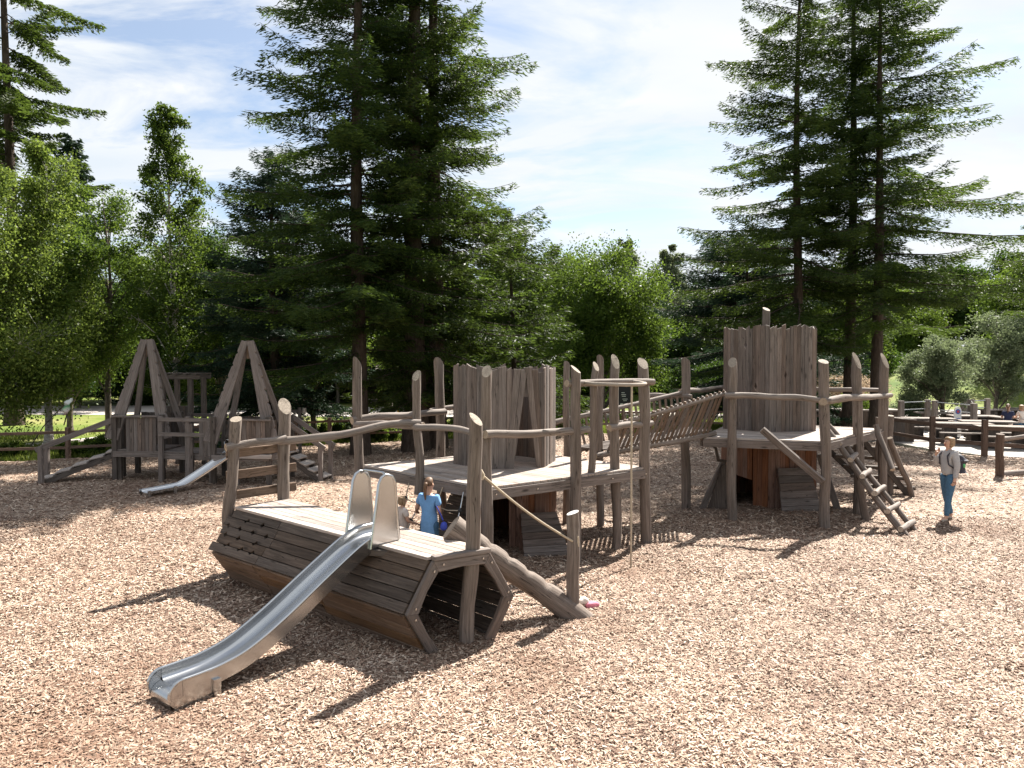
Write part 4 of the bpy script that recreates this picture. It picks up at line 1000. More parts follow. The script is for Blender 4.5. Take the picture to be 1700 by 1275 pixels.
# bolt heads on the near timbers
def bolts(parent, pts, n_, r_=.014):
    for p in pts: mk('bolt', M['steel'], parent, lambda b: b.tube([V3(*p), V3(*p)+Vector(n_).normalized()*.012], r_, 8))
nr = -axis; rgb = [p-axis*.066 for p in ring('R', .09)]
bolts(tun, [rgb[i].lerp(rgb[(i+1) % 6], t) for i in (0, 1, 2, 4, 5) for t in (.12, .88)], nr)
dq = V3(q1[2][0]-q1[1][0], q1[2][1]-q1[1][1], 0).normalized(); nq = V3(dq.y, -dq.x, 0)
bolts(pf, [V3(*q1[1], DZ-.11)+dq*s_+nq*.024 for s_ in (.12, .9, 1.7, 2.5, 3.3)], nq)
# ================================================================ left towers
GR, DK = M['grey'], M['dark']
def bm(parent, name, p0, p1, w, h, mat=GR, up=(0, 0, 1), bev=.004, jit=0):
    return mk(name, mat, parent, lambda b: b.beam(p0, p1, w, h, up=up, jit=jit), bev)
def boards(parent, p0, p1, z0, z1, n, mat=GR, name='board_panel', th=.03, jag=.01):
    p0 = V3(*p0, 0); p1 = V3(*p1, 0); e = (p1-p0); L_ = e.length; e.normalize(); b = MB(); w = L_/n
    for i in range(n): b.prism([[i*w+.004, rnd.uniform(-.02, .02)], [(i+1)*w-.004, 0], [(i+1)*w-.004, z1-z0+rnd.uniform(-jag, jag)], [i*w+.004, z1-z0+rnd.uniform(-jag, jag)]], p0+V3(0, 0, z0), e, (0, 0, 1), th)
    return b.build(name, mat, parent)
def tower(cx, cy, hw, hd, label, az, dz=.88):
    t = thing('peaked_tower', (cx, cy, 0), label, 'play tower')
    apex = V3(cx, cy, az)
    for sx in (-1, 1):
        for sy in (-1, 1):
            foot = V3(cx+sx*(hw+.08), cy+sy*hd, 1.15); top = apex+V3(sx*.07, sy*.05, 0)
            d = foot-top; n = V3(0, 1, 0); s_ = d.normalized().cross(n).normalized()
            w0, w1 = (.085, .17) if sy < 0 else (.05, .08)
            L_ = d.length; out = []
            for k in range(9): tt = k/8; out.append([-(w0+(w1-w0)*tt)*(1+.0*k), L_*tt])
            inn = []
            for k in range(9):
                tt = k/8; q = (w0+(w1-w0)*tt)
                inn += [[q, L_*tt]] if k in (0, 8) or sy > 0 else [[q, L_*tt-.04], [q-.035, L_*tt], [q, L_*tt+.05]]
            b = MB(); b.prism((out+inn[::-1]) if sx > 0 else ([[-x, y] for x, y in out]+[[-x, y] for x, y in inn[::-1]]), top, s_, d.normalized(), .09, 0)
            b.build('slanted_leg', GR, t, .006)
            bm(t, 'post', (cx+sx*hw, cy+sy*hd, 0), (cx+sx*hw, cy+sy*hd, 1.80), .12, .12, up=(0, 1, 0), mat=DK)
    bm(t, 'apex_block', apex-V3(0, 0, .45), apex+V3(0, 0, .02), .09, .09, up=(0, 1, 0), mat=M['under'])
    q = [(cx-hw, cy-hd), (cx+hw, cy-hd), (cx+hw, cy+hd), (cx-hw, cy+hd)]
    deck_part(t, q, dz, 8, mat='grey'); fascia(t, [(a+(.07 if a > cx else -.07), c+(.07 if c > cy else -.07)) for a, c in q], dz)
    return t
ta = tower(-9.85, 20.4, .62, .60, 'left one of the two peaked wooden towers behind the long slide', 3.78)
boards(ta, (-10.15, 19.76), (-9.35, 19.76), .74, 1.72, 8); boards(ta, (-9.22, 19.76), (-9.22, 21.0), .74, 1.72, 8, DK) if False else None
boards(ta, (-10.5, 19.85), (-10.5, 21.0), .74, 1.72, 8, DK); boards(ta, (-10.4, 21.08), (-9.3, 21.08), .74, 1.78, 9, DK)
bm(ta, 'cap_rail', (-10.5, 19.73, 1.76), (-9.25, 19.73, 1.76), .10, .05)
tb = tower(-6.85, 19.6, .70, .62, 'right one of the two peaked wooden towers, with the small slide', 3.72)
boards(tb, (-7.05, 18.94), (-6.1, 18.94), .78, 1.70, 8); boards(tb, (-7.5, 20.3), (-6.2, 20.3), .78, 1.72, 11, DK); boards(tb, (-6.12, 19.0), (-6.12, 19.5), .78, 1.7, 4, DK)
bm(tb, 'cap_rail', (-7.1, 18.91, 1.74), (-6.08, 18.91, 1.72), .10, .05)
bm(tb, 'front_post', (-6.92, 18.86, 0), (-6.92, 18.86, 1.74), .12, .10, up=(0, 1, 0)); bm(tb, 'cross_beam', (-7.1, 18.86, .82), (-6.05, 18.86, .80), .08, .10, mat=M['deck'])
# walkway between the towers
wk = thing('walkway', (-8.3, 20, 0), 'raised railed walkway joining the two peaked towers', 'walkway')
q = [(-9.15, 19.6), (-7.62, 19.3), (-7.62, 20.4), (-9.15, 20.7)]
deck_part(wk, q, .84, 8, mat='grey'); fascia(wk, q, .84)
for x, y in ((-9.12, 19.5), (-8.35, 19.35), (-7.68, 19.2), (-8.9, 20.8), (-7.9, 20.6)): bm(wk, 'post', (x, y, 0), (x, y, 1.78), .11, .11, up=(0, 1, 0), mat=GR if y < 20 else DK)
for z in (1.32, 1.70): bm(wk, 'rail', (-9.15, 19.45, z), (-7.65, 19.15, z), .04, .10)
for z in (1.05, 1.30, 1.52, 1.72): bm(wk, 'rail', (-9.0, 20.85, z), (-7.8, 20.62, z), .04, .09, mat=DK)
boards(wk, (-8.0, 19.22), (-7.66, 19.14), .78, 1.68, 3); boards(wk, (-8.42, 19.34), (-8.2, 19.30), .0, 1.6, 2)
# pergola frame behind
pg = thing('lookout_frame', (-9.2, 22.3, 0), 'open timber frame with a flat slatted top behind the left peaked tower', 'frame')
for x, y in ((-10.2, 22), (-9.4, 22), (-9.3, 22.7), (-10.1, 22.7)): bm(pg, 'post', (x, y, 0), (x, y, 2.72), .13, .13, up=(0, 1, 0), mat=DK)
for y in (21.95, 22.75): bm(pg, 'top_beam', (-10.4, y, 2.74), (-9.1, y, 2.74), .06, .12, mat=DK)
for k in range(5): bm(pg, 'slat', (-10.35+k*.29, 21.8, 2.84), (-10.35+k*.29, 22.9, 2.84), .10, .04, mat=DK)
boards(pg, (-10.1, 22.0), (-9.4, 22.0), .9, 1.9, 9, DK)
def stairs(label, top, foot, w, hr_top, posts, n=5):
    s_ = thing('stair', (foot[0], foot[1], 0), label, 'stair'); T = V3(*top); F_ = V3(*foot); d = (F_-T); hd = V3(d.x, d.y, 0).normalized(); pr = V3(-hd.y, hd.x, 0)
    for sg in (-1, 1): bm(s_, 'stringer', T+pr*sg*w/2-V3(0, 0, .06), F_+pr*sg*w/2-V3(0, 0, .04), .05, .13, up=(0, 0, 1), mat=DK)
    for k in range(n):
        c = T.lerp(F_, (k+.5)/n); a = c-d/n*.46+V3(0, 0, .03); e = c+d/n*.40+V3(0, 0, .09)
        bm(s_, 'tread', a, e, w*1.08, .045, up=(0, 0, 1), mat=M['deck'], bev=.01)
    for sg in (-1, 1):
        b0 = F_-d*.06+pr*sg*(w/2+.05); bm(s_, 'post', V3(b0.x, b0.y, 0), V3(b0.x, b0.y, 1.02), .11, .11, up=(0, 1, 0))
        t0 = T+pr*sg*(w/2+.05); bm(s_, 'post', V3(t0.x, t0.y, 0), V3(t0.x, t0.y, 1.75), .09, .09, up=(0, 1, 0), mat=DK)
        bm(s_, 'handrail', t0+V3(0, 0, .88), b0+V3(0, 0, .98-b0.z)-hd*-.12-V3(0, 0, .05), .05, .13)
    return s_
stairs('boarded stair climbing to the left peaked tower from the left', (-10.5, 20.2, .84), (-12.3, 19.5, .05), .62, .9, None)
stairs('steep boarded stair coming down from the right peaked tower on its right', (-6.0, 20.0, .84), (-4.85, 19.8, .05), .55, .9, None)
d2_ = V3(-1.55, -1.75, 0).normalized()
make_slide('slide', V3(-6.85, 19.35, 0), d2_, .40, [(0, 1.04), (.15, 1.02), (.32, .94), (1.0, .56), (1.6, .25), (1.78, .20), (2.2, .17), (2.55, .15)], [], 'small shiny slide coming down from the right peaked tower', [(1.95, .2), (2.55, .16)], lip=False, depth=.035, bedmat='glare_steel')
hb = MB(); hb.tube([V3(-7.25, 19.0, 1.0), V3(-7.28, 18.98, 1.18), V3(-7.15, 18.85, 1.24), V3(-6.92, 18.72, 1.20), V3(-6.9, 18.72, 1.05)], .016, 8)
tag(hb.build('grab_hoop', M['steel']), 'small steel hoop over the top of the small shiny slide', 'grab rail')

# ================================================================ fences
def fence(label, pts, h, rails, rw=.045, rh=.09, pw=.13, mat='brown', name='rail_fence'):
    f = thing(name, (pts[0][0], pts[0][1], 0), label, 'fence')
    for x, y in pts: bm(f, 'post', (x, y, -.05), (x, y, h+rnd.uniform(-.03, .04)), pw, pw, up=(.2, 1, 0), mat=M[mat], bev=.012)
    for (a, c) in zip(pts[:-1], pts[1:]):
        for z in rails: bm(f, 'rail', (a[0], a[1]-.02, z+rnd.uniform(-.02, .02)), (c[0], c[1]-.02, z+rnd.uniform(-.02, .02)), rw, rh, mat=M[mat])
    return f
lp = [(x, fy(x)+.1) for x in (-23, -20.6, -18.4, -16.35, -14.35, -12.2, -10.1, -8.6)]
fence('low brown two rail fence along the far left edge of the bark', lp, 1.1, (.93, .42))
lp2 = [(x, fy(x)+.25) for x in (-8.0, -6.9, -5.95, -4.2, -2.2, -.2)]
fence('low brown two rail fence behind the fir trunks and the left of the near platform', lp2, 1.1, (.93, .42))
fence('low brown fence behind the near platform and the slatted bridge', [(x, fy(x)+.2) for x in (1.0, 2.9, 4.8, 6.7, 8.7, 10.6, 12.6)], 1.15, (1.0, .5))
fence('brown post and rail fence along the front edge of the picnic terrace', [(14.35, 28.5), (14.55, 26.0), (15.45, 24.55), (16.9, 23.6)], 1.28, (1.02, .50), .05, .13, .16)
fe2 = thing('rail_fence', (13.2, 20.2, 0), 'nearest brown round fence post with pale rails at the right edge of the photo', 'fence')
mk('post', [M['brown'], M['brown']], fe2, lambda b: b.log((13.2, 20.3, 0), (13.2, 20.3, 1.24), .105, .10, bend=.01, n=14, slant=(0, .1)))
rail(fe2, (13.2, 20.35, 1.10), (15.9, 21.1, 1.22), .06); rail(fe2, (13.25, 20.35, .12), (15.9, 21.0, .2), .075)
# patio
def patio():
    b = MB(); pts = [(14.6, 28.7), (14.75, 26.1), (15.6, 24.75), (17.2, 23.7), (22, 21.6), (60, 20), (60, 46), (14, 46), (13.2, 34)]
    b.prism([[x, y] for x, y in pts], (0, 0, .02), (1, 0, 0), (0, 1, 0), .18); o = b.build('terrace', M['path2']); o['kind'] = 'structure'
def deckpave():
    m, nt, bb = nodes('pale_terrace'); tc = nt.nodes.new('ShaderNodeTexCoord'); g = tc.outputs['Object']
    br_ = nt.nodes.new('ShaderNodeTexBrick'); br_.inputs['Scale'].default_value = 1.2; nt.links.new(g, br_.inputs[0]); br_.inputs['Color1'].default_value = (.46, .42, .38, 1); br_.inputs['Color2'].default_value = (.38, .34, .31, 1); br_.inputs['Mortar'].default_value = (.2, .18, .16, 1); br_.inputs['Mortar Size'].default_value = .012
    n = noise(nt, g, 2, 6, .7); nt.links.new(mixc(nt, .5, br_.outputs[0], ramp(nt, n, [(.3, (.6, .6, .6)), (.7, (1, 1, 1))]), 'MULTIPLY'), bb.inputs['Base Color']); bb.inputs['Roughness'].default_value = .85; return m
M['path2'] = deckpave(); patio()
# planters / low timber walls
def planter(label, x0, x1, y0, y1, h):
    p = thing('planter', ((x0+x1)/2, (y0+y1)/2, 0), label, 'planter'); n = int((x1-x0)/.16)
    boards(p, (x0, y0), (x1, y0), .0, h-.06, n, M['dark'], 'front_boards', .05); boards(p, (x0, y1), (x0, y0), .0, h-.06, max(3, int((y1-y0)/.16)), M['dark'], 'side_boards', .05); boards(p, (x1, y0), (x1, y1), .0, h-.06, max(3, int((y1-y0)/.16)), M['dark'], 'side_boards', .05)
    mk('seat_top', M['bench'], p, lambda b: b.beam((x0-.08, (y0+y1)/2, h-.02), (x1+.08, (y0+y1)/2, h-.02), y1-y0+.14, .07), .01); return p
planter('long low timber planter wall just behind the taller turret', 10.9, 13.9, 33.5, 34.7, 1.02)
planter('timber planter wall between the fir trunk and the picnic terrace', 14.9, 17.6, 34.0, 35.2, 1.0)
planter('dark boarded planter with a flat top at the near corner of the terrace', 14.6, 15.45, 28.9, 29.8, .98)
# picnic tables
def table(name='picnic_table', L_=1.9):
    t = bpy.data.objects.new(name, None); S.collection.objects.link(t)
    b = MB()
    for k in range(4): b.beam((-L_/2, -.33+k*.22, .75), (L_/2, -.33+k*.22, .75), .205, .055)
    b.build('tabletop', M['bench'], t)
    for s_ in (-1, 1):
        b = MB()
        for k in range(2): b.beam((-L_/2, s_*(.74+k*.15), .45), (L_/2, s_*(.74+k*.15), .45), .14, .05)
        b.build('bench', M['bench'], t)
        b = MB(); b.box((s_*.45, 0, .36), (.44, .42, .70)); b.build('pedestal', M['dark'], t, .01)
        b = MB(); b.beam((s_*.55, -.85, .22), (s_*.55, .85, .22), .09, .36); b.build('bench_support', M['dark'], t, .01)
    return t
tb0 = table(); spots = [(1600, 28.3, -.3, 'picnic table on the terrace directly behind the gap between the fence posts'), (1672, 26.9, -.3, 'nearest picnic table at the right edge behind the woman with the backpack'),
  (1543, 30.8, -.25, 'picnic table beside the boarded corner planter'), (1560, 34.2, -.25, 'picnic table behind the white notice board'), (1685, 31.5, .1, 'picnic table where two people are sitting'),
  (1618, 32.2, -.2, 'picnic table between the steel railed posts and the seated people'), (1640, 29.3, -.3, 'second picnic table from the right edge in the front row of the terrace'),
  (1655, 36.5, .1, 'picnic table behind the seated people on the left'), (1705, 37.5, .1, 'farthest picnic table at the right edge')]
for i, (px, Y, rz, lab) in enumerate(spots):
    t = tb0 if i == 0 else copy_tree(tb0); t.location = (XG(px, Y), Y, .11); t.rotation_euler.z = rz; tag(t, lab, 'picnic table', 'picnic tables on the terrace')
# steel railed barrier
sb = thing('railed_barrier', (18, 35, .1), 'row of square timber posts joined by thin steel rails on the terrace', 'railing')
bp_ = [(XG(px, Y), Y) for px, Y in ((1497, 32.5), (1541, 33.5), (1553, 32.8), (1600, 37), (1618, 30.6), (1613, 33.8), (1640, 34.5), (1606, 40))]
for x, y in bp_: bm(sb, 'post', (x, y, .1), (x, y, 1.5), .20, .20, up=(0, 1, 0), mat=M['bench'], bev=.015)
for i, j in ((0, 1), (1, 2), (2, 4), (4, 5), (5, 6), (3, 7), (5, 3)):
    for z in (1.42, 1.1): mk('steel_rail', M['steel'], sb, lambda b: b.tube([(*bp_[i], z), (*bp_[j], z)], .022, 8))
# notice board with round emblem
nb_ = thing('notice_board', (XG(1591, 30.9), 30.9, .1), 'small white arched board with a round emblem on the terrace', 'notice board')
x0 = XG(1591, 30.9)
mk('board', M['white'], nb_, lambda b: b.prism([[-.15, 0], [.15, 0], [.15, 1.08], [.10, 1.19], [0, 1.23], [-.10, 1.19], [-.15, 1.08]], (x0, 30.9, .12), (1, 0, 0), (0, 0, 1), .04), .004)
M['red'] = flat('red_print', (.45, .05, .06)); M['blue'] = flat('blue_print', (.05, .12, .4))
mk('emblem_ring', M['blue'], nb_, lambda b: b.prism([[.105*math.cos(a*.5236), .105*math.sin(a*.5236)] for a in range(12)], (x0, 30.875, 1.14), (1, 0, 0), (0, 0, 1), .006))
mk('emblem_centre', M['red'], nb_, lambda b: b.prism([[.055*math.cos(a*.5236), .055*math.sin(a*.5236)] for a in range(12)], (x0, 30.869, 1.14), (1, 0, 0), (0, 0, 1), .006))
for k in range(3): mk('print_line', M['blue'], nb_, lambda b: b.box((x0, 30.877, .86-k*.09), (.22-.04*k, .004, .03)))
# black sign & slim panel in the gap
sg = thing('information_sign', (XG(1037, 38), 38, 0), 'tall black information sign with white print seen beyond the bridge', 'sign')
mk('panel', M['black'], sg, lambda b: b.box((XG(1037, 38), 38, 1.45), (.62, .05, 1.25)), .005)
for k, (dx, z, w) in enumerate(((.05, 1.95, .10), (-.08, 1.62, .16), (-.05, 1.52, .24), (-.04, 1.44, .20), (.02, 1.30, .26), (.02, 1.22, .18))): mk('print_line', M['white'], sg, lambda b: b.box((XG(1037, 38)+dx, 37.97, z), (w, .004, .03)))
for k in (-1, 1): mk('print_block', M['white'], sg, lambda b: b.box((XG(1037, 38)+k*.14, 37.97, .98), (.16, .004, .20)))
for k in (-1, 1): mk('post', M['dark'], sg, lambda b: b.box((XG(1037, 38)+k*.25, 38.05, .6), (.08, .06, 1.2)))
s2 = thing('sign_post', (XG(933, 40), 40, 0), 'slim upright sign panel with small pictures beyond the near turret', 'sign')
mk('panel', M['bench'], s2, lambda b: b.box((XG(933, 40), 40, 1.35), (.26, .06, 1.3)))
for k, z in enumerate((1.85, 1.58, 1.31)): mk('picture', (M['black'], M['red'], M['black'])[k], s2, lambda b: b.box((XG(933, 40), 39.965, z), (.2, .004, .2)))
mk('post', M['dark'], s2, lambda b: b.box((XG(933, 40), 40.05, .4), (.12, .06, .8)))
# shelter beyond the fir trunks
M['roof'] = flat('pale_shelter_roof', (.22, .19, .17), .8, sc=3)
shl = thing('picnic_shelter', (XG(625, 60), 60, 0), 'low open shelter with a pale pitched roof across the lawn behind the fir trunks', 'shelter')
x0, x1 = XG(565, 60), XG(690, 60)
mk('roof', M['roof'], shl, lambda b: (b.beam((x0, 58.6, 2.75), (x1, 58.6, 2.75), 3.2, .1, up=(0, -.45, 1)), b.beam((x0, 61.5, 2.75), (x1, 61.5, 2.75), 3.2, .1, up=(0, .45, 1))))
mk('back_wall', M['dark'], shl, lambda b: b.box(((x0+x1)/2, 62.3, 1.0), (x1-x0-.4, .1, 2.0)))
for k in range(4): bm(shl, 'post', (x0+.4+k*(x1-x0-.8)/3, 57.4, 0), (x0+.4+k*(x1-x0-.8)/3, 57.4, 2.05), .18, .18, up=(0, 1, 0), mat=M['bench'])
for i, (px, Y) in enumerate(((632, 56), (668, 57))):
    t = copy_tree(tb0); t.location = (XG(px, Y), Y, -.02); t.rotation_euler.z = 0; tag(t, ('left', 'right')[i]+' one of two pale picnic tables before the shelter across the lawn', 'picnic table', 'picnic tables by the shelter')
bn = thing('litter_bin', (XG(645, 43), 43, 0), 'small grey timber litter bin with a flat lid beyond the fence behind the fir trunk', 'litter bin')
mk('body', M['bench'], bn, lambda b: b.box((XG(645, 43), 43, .42), (.42, .42, .84)), .01); mk('lid', M['dark'], bn, lambda b: b.box((XG(645, 43), 43, .88), (.5, .5, .07)), .01)
M['yellow'] = flat('yellow_paint', (.55, .32, .04))
mkr = thing('marker_post', (XG(661, 44), 44, 0), 'short yellow marker post standing right of the litter bin', 'post')
mk('shaft', M['yellow'], mkr, lambda b: b.tube([(XG(661, 44), 44, 0), (XG(661, 44), 44, .62), (XG(661, 44), 44, .70)], [.06, .06, .03], 10)); mk('collar', M['yellow'], mkr, lambda b: b.tube([(XG(661, 44), 44, .46), (XG(661, 44), 44, .54)], .10, 10))
exf = thing('timber_frame', (-9.5, 26.8, 0), 'low horizontal bar frame on dark posts behind the right peaked tower', 'frame')
for px in (472, 497): bm(exf, 'post', (XG(px, 24.2), 24.2, 0), (XG(px, 24.2), 24.2, 1.72), .10, .10, up=(0, 1, 0), mat=DK)
for z in (1.60, 1.36): bm(exf, 'bar', (XG(430, 24.2), 24.2, z), (XG(503, 24.2), 24.2, z), .07, .09, mat=DK)
mk('end_cap', M['cut'], exf, lambda b: b.box((XG(505, 24.2), 24.2, 1.62), (.10, .10, .16)), .01)
# fluttering flag on a leaning pole by the white birch
def flag():
    t = thing('flag', (XG(72, 26.5), 26.5, 0), 'pale green and white cloth flag on a thin leaning pole beside the white birch trunk', 'flag')
    m, nt, bb = nodes('flag_cloth'); g = attr(nt, 'gr'); sp_ = nt.nodes.new('ShaderNodeSeparateXYZ'); nt.links.new(g, sp_.inputs[0])
    nt.links.new(ramp(nt, sp_.outputs[0], [(0, (.55, .35, .32)), (.25, (.6, .55, .5)), (.5, (.1, .35, .16)), (.62, (.6, .62, .6)), (1, (.66, .7, .68))]), bb.inputs['Base Color']); bb.inputs['Roughness'].default_value = .8
    a, c = PY(72, 708, 26.5), PY(106, 672, 26.5)
    mk('pole', M['dark'], t, lambda b: b.tube([V3(a.x-.6, a.y, .0), a, c], .018, 6))
    cor = [PY(x, y, 26.5) for x, y in ((105, 690), (113, 688), (104, 676), (117, 672), (110, 664), (122, 660))]
    vs = []; gs = []; n = 10
    for i in range(n+1):
        u = i/n*2; k = min(1, int(u)); v = u-k; l = cor[2*k].lerp(cor[2*k+2], v); r_ = cor[2*k+1].lerp(cor[2*k+3], v)
        for j in range(5): p = l.lerp(r_, j/4); vs.append(p+V3(0, .06*math.sin(i*1.3+j), .02*math.sin(j*2+i))); gs.append((i/n, j/4, 0))
    fs = [(i*5+j, i*5+j+1, (i+1)*5+j+1, (i+1)*5+j) for i in range(n) for j in range(4)]
    b = MB(); b.add(vs, fs, gs, 0, True); o = b.build('cloth', m, t); s_ = o.modifiers.new('thick', 'SOLIDIFY'); s_.thickness = .01
    mk('tail', M['dark'], t, lambda b: b.tube([PY(106, 706, 26.5), PY(110, 692, 26.5), PY(112, 680, 26.5)], .02, 6))
flag()

# ================================================================ people
def skin_mesh(nodes_, edges, sub=2):
    me = bpy.data.meshes.new('t'); me.from_pydata([n[0] for n in nodes_], edges, []); o = bpy.data.objects.new('t', me); S.collection.objects.link(o)
    md = o.modifiers.new('s', 'SKIN'); md.use_smooth_shade = True
    if not me.skin_vertices: me.skin_vertices.new()
    for i, n in enumerate(nodes_):
        r = n[1]; me.skin_vertices[0].data[i].radius = (r, r) if not hasattr(r, '__len__') else r
    me.skin_vertices[0].data[0].use_root = True
    sb_ = o.modifiers.new('u', 'SUBSURF'); sb_.levels = sub; sb_.render_levels = sub
    bpy.context.view_layer.update(); dg = bpy.context.evaluated_depsgraph_get()
    r = bpy.data.meshes.new_from_object(o.evaluated_get(dg)); v = [tuple(x.co) for x in r.vertices]; f = [tuple(p.vertices) for p in r.polygons]
    bpy.data.objects.remove(o); bpy.data.meshes.remove(r); return v, f
def figure_mesh(name, chains, mat, parent):
    b = MB()
    for nd_, ed in chains:
        v, f = skin_mesh(nd_, ed); b.add(v, f, None, 0, True)
    me = bpy.data.meshes.new(name); me.from_pydata(b.v, [], b.f); me.materials.append(mat); me.polygons.foreach_set('use_smooth', [True]*len(b.f))
    o = bpy.data.objects.new(name, me); S.collection.objects.link(o); o.parent = parent; return o
def chain(pts): return [(Vector(p[0]), p[1]) for p in pts], [(i, i+1) for i in range(len(pts)-1)]
M['skin'] = flat('skin', (.52, .31, .22), .55, var=.05, sc=8, st=.02); M['hair_blonde'] = flat('light_brown_hair', (.28, .18, .10), .6, var=.4, sc=60, st=.5); M['hair_brown'] = flat('brown_hair', (.14, .075, .04), .6, var=.4, sc=60, st=.5)
M['grey_knit'] = flat('grey_sweatshirt', (.36, .35, .35), .9, var=.08); M['denim'] = flat('blue_denim', (.05, .12, .20), .85, var=.25, sc=40); M['blue_tee'] = flat('sky_blue_cotton', (.16, .33, .58), .9, var=.1)
M['shoe'] = flat('beige_shoes', (.42, .35, .28), .7); M['bag'] = flat('dark_backpack', (.035, .032, .045), .7); M['green'] = flat('green_patch', (.10, .42, .16), .6); M['navy'] = flat('navy_cloth', (.02, .025, .06), .9)
M['pink'] = flat('pink_cloth', (.60, .20, .26), .9, var=.25, sc=9); M['cream'] = flat('cream_cloth', (.6, .52, .46), .9); M['royal'] = flat('royal_blue_cloth', (.05, .08, .45), .7)
def person(loc, rz, h, label, J, top, legs, hair, hairlen, sleeve, shirt_low=.88, shoes='shoe', legs_shown=True, gap=0):
    s = h/1.65; t = thing('person', loc, label, 'person'); t.rotation_euler.z = rz
    D = dict(pel=(0, 0, .90), spi=(0, 0, 1.06), che=(0, .005, 1.24), nb=(0, .01, 1.385), nk=(0, 0, 1.43), jaw=(0, -.015, 1.485), hd=(0, -.005, 1.555), cr=(0, .005, 1.60),
             sl=(-.155, .01, 1.34), sr=(.155, .01, 1.34), el=(-.21, .03, 1.09), er=(.21, .03, 1.09), wl=(-.22, -.04, .87), wr=(.22, -.04, .87), hl=(-.22, -.06, .80), hr=(.22, -.06, .80),
             hpl=(-.085, 0, .87), hpr=(.085, 0, .87), kl=(-.09, -.02, .48), kr=(.09, -.02, .48), al=(-.09, .02, .09), ar=(.09, .02, .09), tl=(-.10, -.13, .035), tr=(.10, -.13, .035)); D.update(J)
    g = {k: Vector(v)*s for k, v in D.items()}; r = lambda x: x*s
    nm = ['pel', 'spi', 'che', 'nb', 'nk', 'jaw', 'hd', 'cr', 'sl', 'el', 'wl', 'hl', 'sr', 'er', 'wr', 'hr', 'hpl', 'kl', 'al', 'tl', 'hpr', 'kr', 'ar', 'tr']
    rad = dict(pel=.125, spi=.105, che=.125, nb=.06, nk=.047, jaw=.060, hd=.083, cr=.070, sl=.056, sr=.056, el=.040, er=.040, wl=.026, wr=.026, hl=.031, hr=.031, hpl=.085, hpr=.085, kl=.055, kr=.055, al=.036, ar=.036, tl=.032, tr=.032)
    ix = {n: i for i, n in enumerate(nm)}; nd_ = [(g[n], r(rad[n])) for n in nm]
    ed = [(ix[a], ix[c]) for a, c in (('pel', 'spi'), ('spi', 'che'), ('che', 'nb'), ('nb', 'nk'), ('nk', 'jaw'), ('jaw', 'hd'), ('hd', 'cr'), ('che', 'sl'), ('sl', 'el'), ('el', 'wl'), ('wl', 'hl'), ('che', 'sr'), ('sr', 'er'), ('er', 'wr'), ('wr', 'hr'),
         ('hpl', 'kl'), ('kl', 'al'), ('al', 'tl'), ('hpr', 'kr'), ('kr', 'ar'), ('ar', 'tr'))]
    up_ = [n for n in nm if n not in ('hpl', 'kl', 'al', 'tl', 'hpr', 'kr', 'ar', 'tr')]; ui = {n: i for i, n in enumerate(up_)}
    ch = [([(g[n], r(rad[n])) for n in up_], [(ui[nm[a]], ui[nm[c]]) for a, c in ed if nm[a] in ui and nm[c] in ui])]
    for hp, kn, an, to in (('hpl', 'kl', 'al', 'tl'), ('hpr', 'kr', 'ar', 'tr')): ch.append(chain([(g['pel'].lerp(g[hp], .5), r(.09)), (g[hp], r(rad[hp])), (g[kn], r(rad[kn])), (g[an], r(rad[an])), (g[to], r(rad[to]))]))
    for sd_, w, hh in ((-1, 'wl', 'hl'), (1, 'wr', 'hr')):
        d = (g[hh]-g[w]).normalized(); sp_ = d.cross(Vector((0, 0, 1)) if abs(d.z) < .8 else Vector((1, 0, 0))).normalized(); cu = d.cross(sp_)
        for k, L_ in enumerate((.062, .072, .068, .052)):
            b0 = g[hh]+sp_*r((k-1.5)*.017); ch.append(chain([(b0, r(.0095)), (b0+d*r(L_*.5), r(.0088)), (b0+d*r(L_*.85)+cu*r(.016), r(.008)), (b0+d*r(L_)+cu*r(.034), r(.006))]))
        b0 = g[hh]-sp_*r(.03)-d*r(.02); ch.append(chain([(b0, r(.011)), (b0-sp_*r(.02)+d*r(.02), r(.0095)), (b0-sp_*r(.024)+d*r(.045)+cu*r(.01), r(.008))]))
    hd = g['hd']; f = ((g['jaw']-g['hd'])*0+Vector((0, -1, 0)))
    ch.append(chain([(hd+Vector((0, -.07, -.005))*s, r(.012)), (hd+Vector((0, -.092, -.028))*s, r(.013)), (hd+Vector((0, -.088, -.040))*s, r(.012))]))
    for q in (-1, 1): ch.append(chain([(hd+Vector((q*.078, .01, .01))*s, r(.016)), (hd+Vector((q*.084, .015, -.02))*s, r(.012))]))
    figure_mesh('body', ch, M['skin'], t)
    for q in (-1, 1): figure_mesh('eye', [chain([(hd+Vector((q*.031, -.074, .008))*s, r(.010)), (hd+Vector((q*.031, -.079, .008))*s, r(.007))])], M['navy'], t)
    figure_mesh('mouth', [chain([(hd+Vector((-.02, -.074, -.062))*s, r(.005)), (hd+Vector((0, -.080, -.063))*s, r(.008)), (hd+Vector((.02, -.074, -.062))*s, r(.005))])], M['red'], t)
    # top: torso and sleeves
    tn_ = ['pel', 'spi', 'che', 'nb', 'sl', 'sr']; T = [(g['pel']*1+Vector((0, 0, (shirt_low-.90)*s)), r(.148)), (g['spi'], r(.130)), (g['che'], r(.140)), (g['nb']-Vector((0, 0, .015*s)), r(.075)), (g['sl'], r(.078)), (g['sr'], r(.078))]
    E = [(0, 1), (1, 2), (2, 3), (2, 4), (2, 5)]
